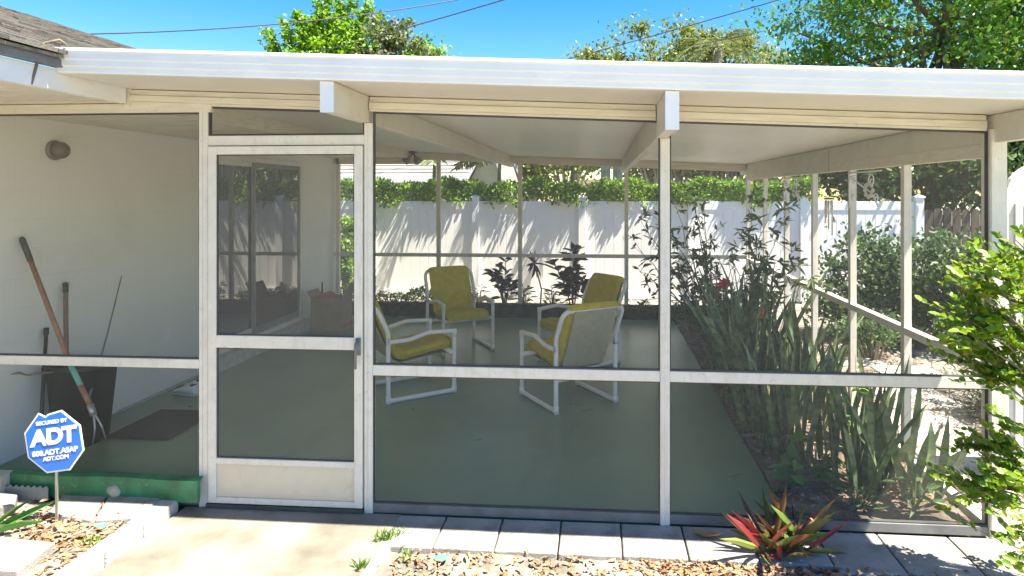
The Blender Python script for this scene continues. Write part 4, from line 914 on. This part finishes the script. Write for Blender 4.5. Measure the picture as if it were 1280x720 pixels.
bush('shade_bush','low green bush in front of the white fence at the right',(2.95,7.2,-.05),(2.95,7.3,.22),(.35,.5,.25),'leaf_shade',2500,25,.08,.05,.025)
# white rounded gate at right edge
gt_=empty('white_gate',(3.0,4.25,0),'white vinyl gate with rounded top at the right edge beside the corner post','gate')
x0,x1,zt_=gx(1257,4.2),3.7,1.96; pts=[(x0,-.05),(x1,-.05),(x1,zt_)]+[(x0+.22-.22*math.sin(R(90)*k/8),zt_-.22+.22*math.cos(R(90)*k/8)) for k in range(9)]
n=len(pts); MB().add([(x,4.2,z_) for x,z_ in pts]+[(x,4.24,z_) for x,z_ in pts],[tuple(range(n)),tuple(range(n,2*n))[::-1]]+[(i,n+i,n+(i+1)%n,(i+1)%n) for i in range(n)]).build('gate_panel','white_gate',gt_)
q=MB(); x=x0+.05
while x<x1-.05: q.box(x,x+.045,4.188,4.199,.05,zt_-.25); x+=.062
q.build('slats','white_gate',gt_,bevel=.003)
# wrought iron scroll brackets on the right wall, wind chime
def scroll(y,label,mirror=1):
    x=XR-.02; zt0=YRz-.10; t=empty('scroll_bracket',(x,y,zt0-.25),label,'bracket','white scroll brackets on the right screen wall')
    m_=MB(); 
    def arc(cx,cz,r0,r1,a0,a1,n=18): return [(x,cx+ (r0+(r1-r0)*k/n)*math.cos(a0+(a1-a0)*k/n),cz+(r0+(r1-r0)*k/n)*math.sin(a0+(a1-a0)*k/n)) for k in range(n+1)]
    m_.tube([(x,y,zt0),(x,y-.62,zt0)],.006,6); m_.tube([(x,y-.03,zt0),(x,y-.03,zt0-.28)],.006,6)
    m_.tube([(x,y-.05,zt0-.03),(x,y-.25,zt0-.10),(x,y-.45,zt0-.16),(x,y-.57,zt0-.26)],.006,6)
    for (a,b_,r) in ((y-.12,zt0-.06,.045),(y-.45,zt0-.07,.055),(y-.53,zt0-.2,.04),(y-.1,zt0-.2,.035)): m_.tube(arc(a,b_,r,.008,0,8.5,26),.005,5)
    for k in range(8): m_.blob((x,y-.4+.07*math.cos(k*.8),zt0-.14+.05*math.sin(k*.8)),.006,.03,.018,k,5,.2)
    m_.build('scrollwork','trim_white',t,smooth=True); return t
scroll(ys[1]-.03,'white scroll bracket between the second and third posts from the front corner'); scroll(ys[3]-.03,'smaller looking white scroll bracket farther back on the right screen wall')
y=ys[1]+.12; x=XR-.12; wc=empty('wind_chime',(x,y,1.72),'slim wind chime hanging from the roof beside the right screen wall','wind chime')
MB().lathe([(.035,0),(.04,.004),(.04,.012),(.02,.016)],(x,y,1.72),16).build('chime_top','dark_metal',wc,smooth=True)
MB().tube([(x,y,1.735),(x,y,YRz+.1)],.0015,4).build('cord','dark_metal',wc)
for k in range(5): MB().tube([(x+.028*math.cos(k*1.256),y+.028*math.sin(k*1.256),1.715),(x+.028*math.cos(k*1.256),y+.028*math.sin(k*1.256),1.42+.05*k)],.006,8).build('chime_tube','cream_aluminium',wc,smooth=True)

# ------------------------------------------------------------------ fences, hedge, neighbours
YFN=10.9
fn=empty('vinyl_fence',(0,YFN,-.05),'tall white vinyl privacy fence with leaf shadows behind the porch','fence')
posts=[gx(595,YFN)+1.83*k for k in range(-5,5)]
for i,x in enumerate(posts):
    MB().box(x-.065,x+.065,YFN-.065,YFN+.065,-.1,1.70).build('fence_post','vinyl',fn,bevel=.006)
    MB().add([(x-.08,YFN-.08,1.70),(x+.08,YFN-.08,1.70),(x+.08,YFN+.08,1.70),(x-.08,YFN+.08,1.70),(x-.08,YFN-.08,1.72),(x+.08,YFN-.08,1.72),(x+.08,YFN+.08,1.72),(x-.08,YFN+.08,1.72),(x,YFN,1.76)],[(3,2,1,0),(0,1,5,4),(1,2,6,5),(2,3,7,6),(3,0,4,7),(4,5,8),(5,6,8),(6,7,8),(7,4,8)]).build('post_cap','vinyl',fn)
    if i<len(posts)-1:
        p=MB(); a,b_=x+.066,posts[i+1]-.066; p.box(a,b_,YFN-.025,YFN+.025,1.50,1.64); p.box(a,b_,YFN-.025,YFN+.025,-.02,.12); k=11; wv=(b_-a)/k
        for j in range(k): p.box(a+j*wv+.003,a+(j+1)*wv-.003,YFN-.012,YFN+.012,.12,1.50)
        p.box(a,b_,YFN-.006,YFN+.006,.12,1.5); p.build('fence_panel','vinyl',fn,bevel=.003)
xw=posts[-1]+.1; wf=empty('wooden_fence',(xw,YFN,-.05),'dark brown wooden picket fence beyond the right end of the white fence','fence')
x=xw; 
while x<xw+6:
    h=1.52+random.uniform(-.02,.02); q=MB(); q.add([(x,YFN-.01,-.05),(x+.13,YFN-.01,-.05),(x+.13,YFN-.01,h-.04),(x+.10,YFN-.01,h),(x+.03,YFN-.01,h),(x,YFN-.01,h-.04)]+[(x,YFN+.01,-.05),(x+.13,YFN+.01,-.05),(x+.13,YFN+.01,h-.04),(x+.10,YFN+.01,h),(x+.03,YFN+.01,h),(x,YFN+.01,h-.04)],[(0,1,2,3,4,5),(11,10,9,8,7,6)]+[(i,6+i,6+(i+1)%6,(i+1)%6) for i in range(6)]); q.build('picket','brown_wood',wf); x+=.145
MB().box(xw,xw+6,YFN+.011,YFN+.05,.3,.39).box(xw,xw+6,YFN+.011,YFN+.05,1.15,1.24).build('fence_rail','brown_wood',wf)
bush('clipped_hedge','clipped bright green hedge rising just above the white fence',(0,11.5,-.05),None,None,'leaf_hedge',26000,0,0,.075,.042,cat='hedge',box=(-9,3.6,10.84,11.9,1.60,1.95))
nh=empty('neighbour_house',(gx(500,16),17,0),'tan neighbour house with grey shingle roof and white eave behind the hedge','house')
a,b_=-12,gx(598,16); ez=gz(224,gx(540,16),15.6)
MB().box(a,b_-.4,16.1,22,0,ez).build('wall','stucco_tan',nh)
q=MB(); 
for i in range(18):
    ya=15.6+.22*i; za=ez+.06+.1*i
    x=a-.3
    while x<b_+.1:
        L_=random.uniform(.25,.55); xe=min(x+L_-.01,b_+.15); q.hexa([(x,ya,za),(xe,ya,za),(xe,ya+.26,za+.10),(x,ya+.26,za+.10),(x,ya,za+.025),(xe,ya,za+.025),(xe,ya+.26,za+.108),(x,ya+.26,za+.108)]); x+=L_
mk('pale_shingle',(.4,.38,.35),.9,island=[(.24,.225,.21),(.30,.285,.265),(.27,.255,.24),(.21,.20,.185)])
q.build('roof','pale_shingle',nh); MB().box(a-.3,b_+.15,15.55,15.6,ez-.08,ez+.07).build('fascia','trim_white',nh); MB().box(a-.3,b_+.1,15.6,16.1,ez-.06,ez-.03).build('soffit','trim_white',nh)
for u in (566,): 
    x=gx(u,16); w_=MB().box(x-.25,x+.45,16.04,16.1,1.2,ez-.1).build('window','trim_white',nh); MB().box(x-.18,x+.38,16.02,16.035,1.25,ez-.15).build('pane','window_glass',w_)
def gable(apx,apv,lu,ru,y,dep,label,nm='gabled_house',mw='stucco_yellow'):
    A=at(apx,apv,y); z0=0; s=(A.z-at(lu,240,y).z)/(A.x-gx(lu,y)); t=empty(nm,(A.x,y,0),label,'house'); xl=gx(lu,y); xr=gx(ru,y); zl=at(lu,240,y).z
    v=[(xl,y,0),(xr,y,0),(xr,y,zl),(A.x,y,A.z),(xl,y,zl)]; v2=[(x,y+dep,z_) for x,_,z_ in v]
    MB().add(v+v2,[(0,1,2,3,4),(9,8,7,6,5),(0,5,6,1),(1,6,7,2),(4,9,5,0)]).build('wall',mw,t)
    for sx,xe in ((-1,xl),(1,xr)):
        e=Vector((xe+sx*.12,y,zl-.15)); Ap=Vector((A.x,y,A.z+.05)); MB().hexa([e+Vector((0,-.15,0)),Ap+Vector((0,-.15,0)),Ap+Vector((0,dep,0)),e+Vector((0,dep,0)),e+Vector((0,-.15,.1)),Ap+Vector((0,-.15,.14)),Ap+Vector((0,dep,.14)),e+Vector((0,dep,.1))]).build('roof','pale_shingle',t)
        MB().hexa([e+Vector((0,-.2,-.06)),Ap+Vector((0,-.2,-.02)),Ap+Vector((0,-.155,-.02)),e+Vector((0,-.155,-.06)),e+Vector((0,-.2,.09)),Ap+Vector((0,-.2,.13)),Ap+Vector((0,-.155,.13)),e+Vector((0,-.155,.09))]).build('rake_trim','trim_white',t)
    return t
gable(613,178,580,630,15,2.5,'pale yellow steep gable of the neighbour house behind the hedge')
gable(632,180,612,655,18,4,'farther tan gable just right of the yellow one','gabled_house','stucco_tan')
# distant pale building and trees seen between hedge and ceiling
db=empty('distant_house',(8,30,0),'long low white roofed building far behind the hedge','house')
x0,x1=gx(735,30),gx(1000,30); MB().box(x0,x1,30,36,0,2.15).build('wall','stucco_tan',db); MB().box(x0-.4,x1+.4,29.6,36.4,2.15,2.42).build('roof','stucco_tan',db)
for k,u in enumerate((760,790,840,900,955)):
    x=gx(u,30); f=MB().box(x-.5,x+.5,29.94,30,1.0,2.1).build('window','trim_white',db); MB().box(x-.42,x+.42,29.92,29.935,1.08,2.02).build('pane','window_glass',f)
for k,(u,yy,lab) in enumerate(((655,19,'leafy olive tree behind the hedge just right of the neighbour gables'),(705,20,'leafy olive tree behind the hedge left of the pale palm trunks'),(815,21,'leafy olive tree behind the hedge near the middle post'),(880,20,'leafy olive tree behind the hedge by the back corner of the porch'),(960,19,'leafy olive tree far behind the white fence, through the right screens'))):
    x=gx(u,yy); tree('background_tree',lab,(x,yy,0),(x,yy,3.4),(1.7,1.2,1.35),'leaf_hedge' if k%2 else 'leaf_olive',3800,34,.28,.17,.10,.14,'pale_bark')
# palms between fence and sky; their fronds throw the shadows on the fence
palm('royal_palm','pale trunked palm behind the hedge, left one of the near pair',(gx(757,13),13,0),2.9,9,1.3,.35,.11,.45)
palm('royal_palm','pale trunked palm behind the hedge, right one of the near pair',(gx(772,13.2),13.2,0),3.0,9,1.4,.35,.11,.45)
for (u,y,h,lab) in ((600,11.6,2.9,'short palm hidden behind the hedge near the yellow gable'),(690,11.5,3.0,'short palm hidden behind the hedge left of the pale trunks'),(520,11.6,2.9,'short palm hidden behind the hedge at the left')):
    palm('feather_palm',lab,(gx(u,y)+.3,y-.1,-.05),h-.2,9,.95,.28,.035,.4,lean=(.1,-.05),bark='green_stem',tilt=(-.15,.35))
for (u,lab) in ((812,'slim pale trunk tree behind the hedge right of the palms'),(838,'leaning pale trunk tree behind the hedge near the middle post'),(875,'pale trunk tree behind the hedge by the right corner of the porch'),(905,'thick pale trunk tree behind the hedge near the back corner post')):
    x=gx(u,15); tree('background_tree',lab,(x,15,0),(x+.3,15.3,3.0),(1.0,1.0,.7),'leaf_olive',2600,20,.22,.11,.06,.13,'pale_bark',group='pale trunked trees behind the hedge')

# trees
def sprays(name,label,base,tips,leaf,nleaf,spread,ll,lw,trunk_r=.2,group=None):
    t=empty(name,base,label,'tree',group); B=Vector(base); P=[];D=[]; lb=MB(); per=nleaf//len(tips)
    for e in tips:
        e=Vector(e); s0=B.lerp(Vector((B.x,B.y,e.z)),random.uniform(.45,.62)); s0.x+=(e.x-B.x)*.25; m_=s0.lerp(e,.5)+Vector((random.gauss(0,.15),random.gauss(0,.1),-.1)); pts=[s0*(1-q)**2+m_*2*q*(1-q)+e*q*q for q in [k/8 for k in range(9)]]
        lb.tube([(B.x,B.y,s0.z-.6),*pts],[.07,.065]+[.055*(1-.11*k) for k in range(8)],6)
        for _ in range(per):
            q=random.uniform(.35,1.03)**.8; sp_=spread*(1.25-q)*random.uniform(.5,1.5); c_=pts[0].lerp(pts[-1],q)+Vector((random.gauss(0,sp_),random.gauss(0,sp_),random.gauss(0,sp_*.7)))
            for _ in range(2): P.append(tuple(c_+Vector((random.gauss(0,.05),random.gauss(0,.05),random.gauss(0,.05))))); D.append((random.gauss(0,1),random.gauss(0,1),random.gauss(-.2,.8)))
    V,F=leaf_mb(np.array(P),np.array(D),ll,lw); np_obj('crown',V,F,leaf,t); lb.build('limb','bark',t,smooth=True)
    MB().tube([B,B+Vector((.05,0,2.5)),B+Vector((-.05,0,4.6))],[trunk_r,trunk_r*.8,trunk_r*.45],10).build('trunk','bark',t,smooth=True); return t
sprays('maple_tree','bright green leafy tree above the left part of the porch roof',(gx(400,20),20,0),[at(u,v,20+random.uniform(-.8,.8)) for (u,v) in [(335,40),(345,60),(355,28),(372,20),(385,45),(398,6),(410,-8),(425,2),(440,-6),(430,30),(452,18),(462,8),(475,22),(455,45),(400,55),(420,60),(370,62),(440,62),(390,25),(415,25),(480,40),(350,75),(380,80),(430,82),(465,70)]],'leaf_maple',5200,.27,.15,.12,.2)
tree('maple_tree','brownish grey leaved tree overlapping the bright green one above the roof',(gx(497,19.5),19.5,0),(gx(492,19.5),19.5,5.75),(1.05,1.0,1.5),'leaf_dusky',3400,48,.2,.15,.11,.13)
tree('maple_tree','low bright green tree right of the brownish one above the roof',(gx(530,20.5),20.5,0),(gx(528,20.5),20.5,5.6),(1.05,1.0,1.15),'leaf_maple',4200,34,.25,.15,.12,.13)
tree('oak_tree','olive green rounded oak above the middle of the porch roof',(gx(825,26),26,0),(gx(818,26),26,6.5),(3.2,2.4,2.0),'leaf_olive',14000,110,.33,.17,.11,.28)
palm('feather_palm','shaggy palm with drooping fronds beside the olive oak above the roof',(gx(893,24),23.5,0),7.0,26,2.3,.65,.2,.7,tilt=(.0,1.3))
tree('oak_tree','yellowish tree behind the shaggy palm above the roof',(gx(925,27),27,0),(gx(925,27),27,6.8),(1.9,1.6,1.9),'leaf_olive',5000,50,.3,.16,.10,.2)
bt=empty('bare_tree',(gx(955,22),22,0),'bare pale branched tree next to the large green tree','tree'); q=MB(); B=Vector((gx(955,22),22,0))
q.tube([B,B+Vector((.1,0,3)),B+Vector((0,0,5.2))],[.12,.10,.06],8); q.build('trunk','pale_bark',bt,smooth=True); q=MB()
for k in range(40):
    s=B+Vector((0,0,random.uniform(3.5,5.2))); e=s+Vector((random.gauss(0,.7),random.gauss(0,.5),random.uniform(.5,2.0))); m_=s.lerp(e,.5)+Vector((random.gauss(0,.12),0,-.1)); q.tube([s,m_,e],[.03,.016,.005],5)
q.build('limb','pale_bark',bt)
tree('shade_tree','large dense green tree filling the sky above the right of the roof',(7.2,14.5,0),(7.4,14.2,5.0),(3.9,2.8,3.3),'leaf_broad',42000,260,.34,.125,.07,.24)
tree('shade_tree','second dense green tree at the far right edge beside the large one',(10.5,13.5,0),(10.6,13.3,5.2),(3.2,2.5,3.6),'leaf_broad',22000,150,.34,.13,.075,.22)
tree('shade_tree','shady tree beyond the brown fence seen through the right screens',(6.2,12.6,0),(5.9,12.2,2.5),(3.0,1.2,1.15),'leaf_shade',15000,120,.24,.12,.07,.13)

# wires
def wire(p,q,sag,r,label):
    pts=[p.lerp(q,k/24)+Vector((0,0,-sag*4*(k/24)*(1-k/24))) for k in range(25)]
    solo(MB().tube(pts,r,6),'power_line','dark_metal',label,'cable','overhead wires crossing the sky',smooth=True)
def ext(p,q,a,b): d=q-p; return p-d*a,q+d*b
p,q=ext(at(40,25,11),at(326,0,13),.5,2); wire(p,q,.55,.013,'thick twisted overhead cable above the left shingle roof')
p,q=ext(at(318,68,16),at(565,0,12),1.5,1); wire(p,q,.35,.012,'overhead wire passing in front of the bright green tree')
p,q=ext(at(640,80,16),at(925,0,12),1.5,1); wire(p,q,.25,.010,'overhead wire rising to the right across the middle of the sky')
p,q=ext(at(905,45,20),at(985,22,18),.6,2); wire(p,q,.2,.011,'short stretch of overhead wire by the shaggy palm')
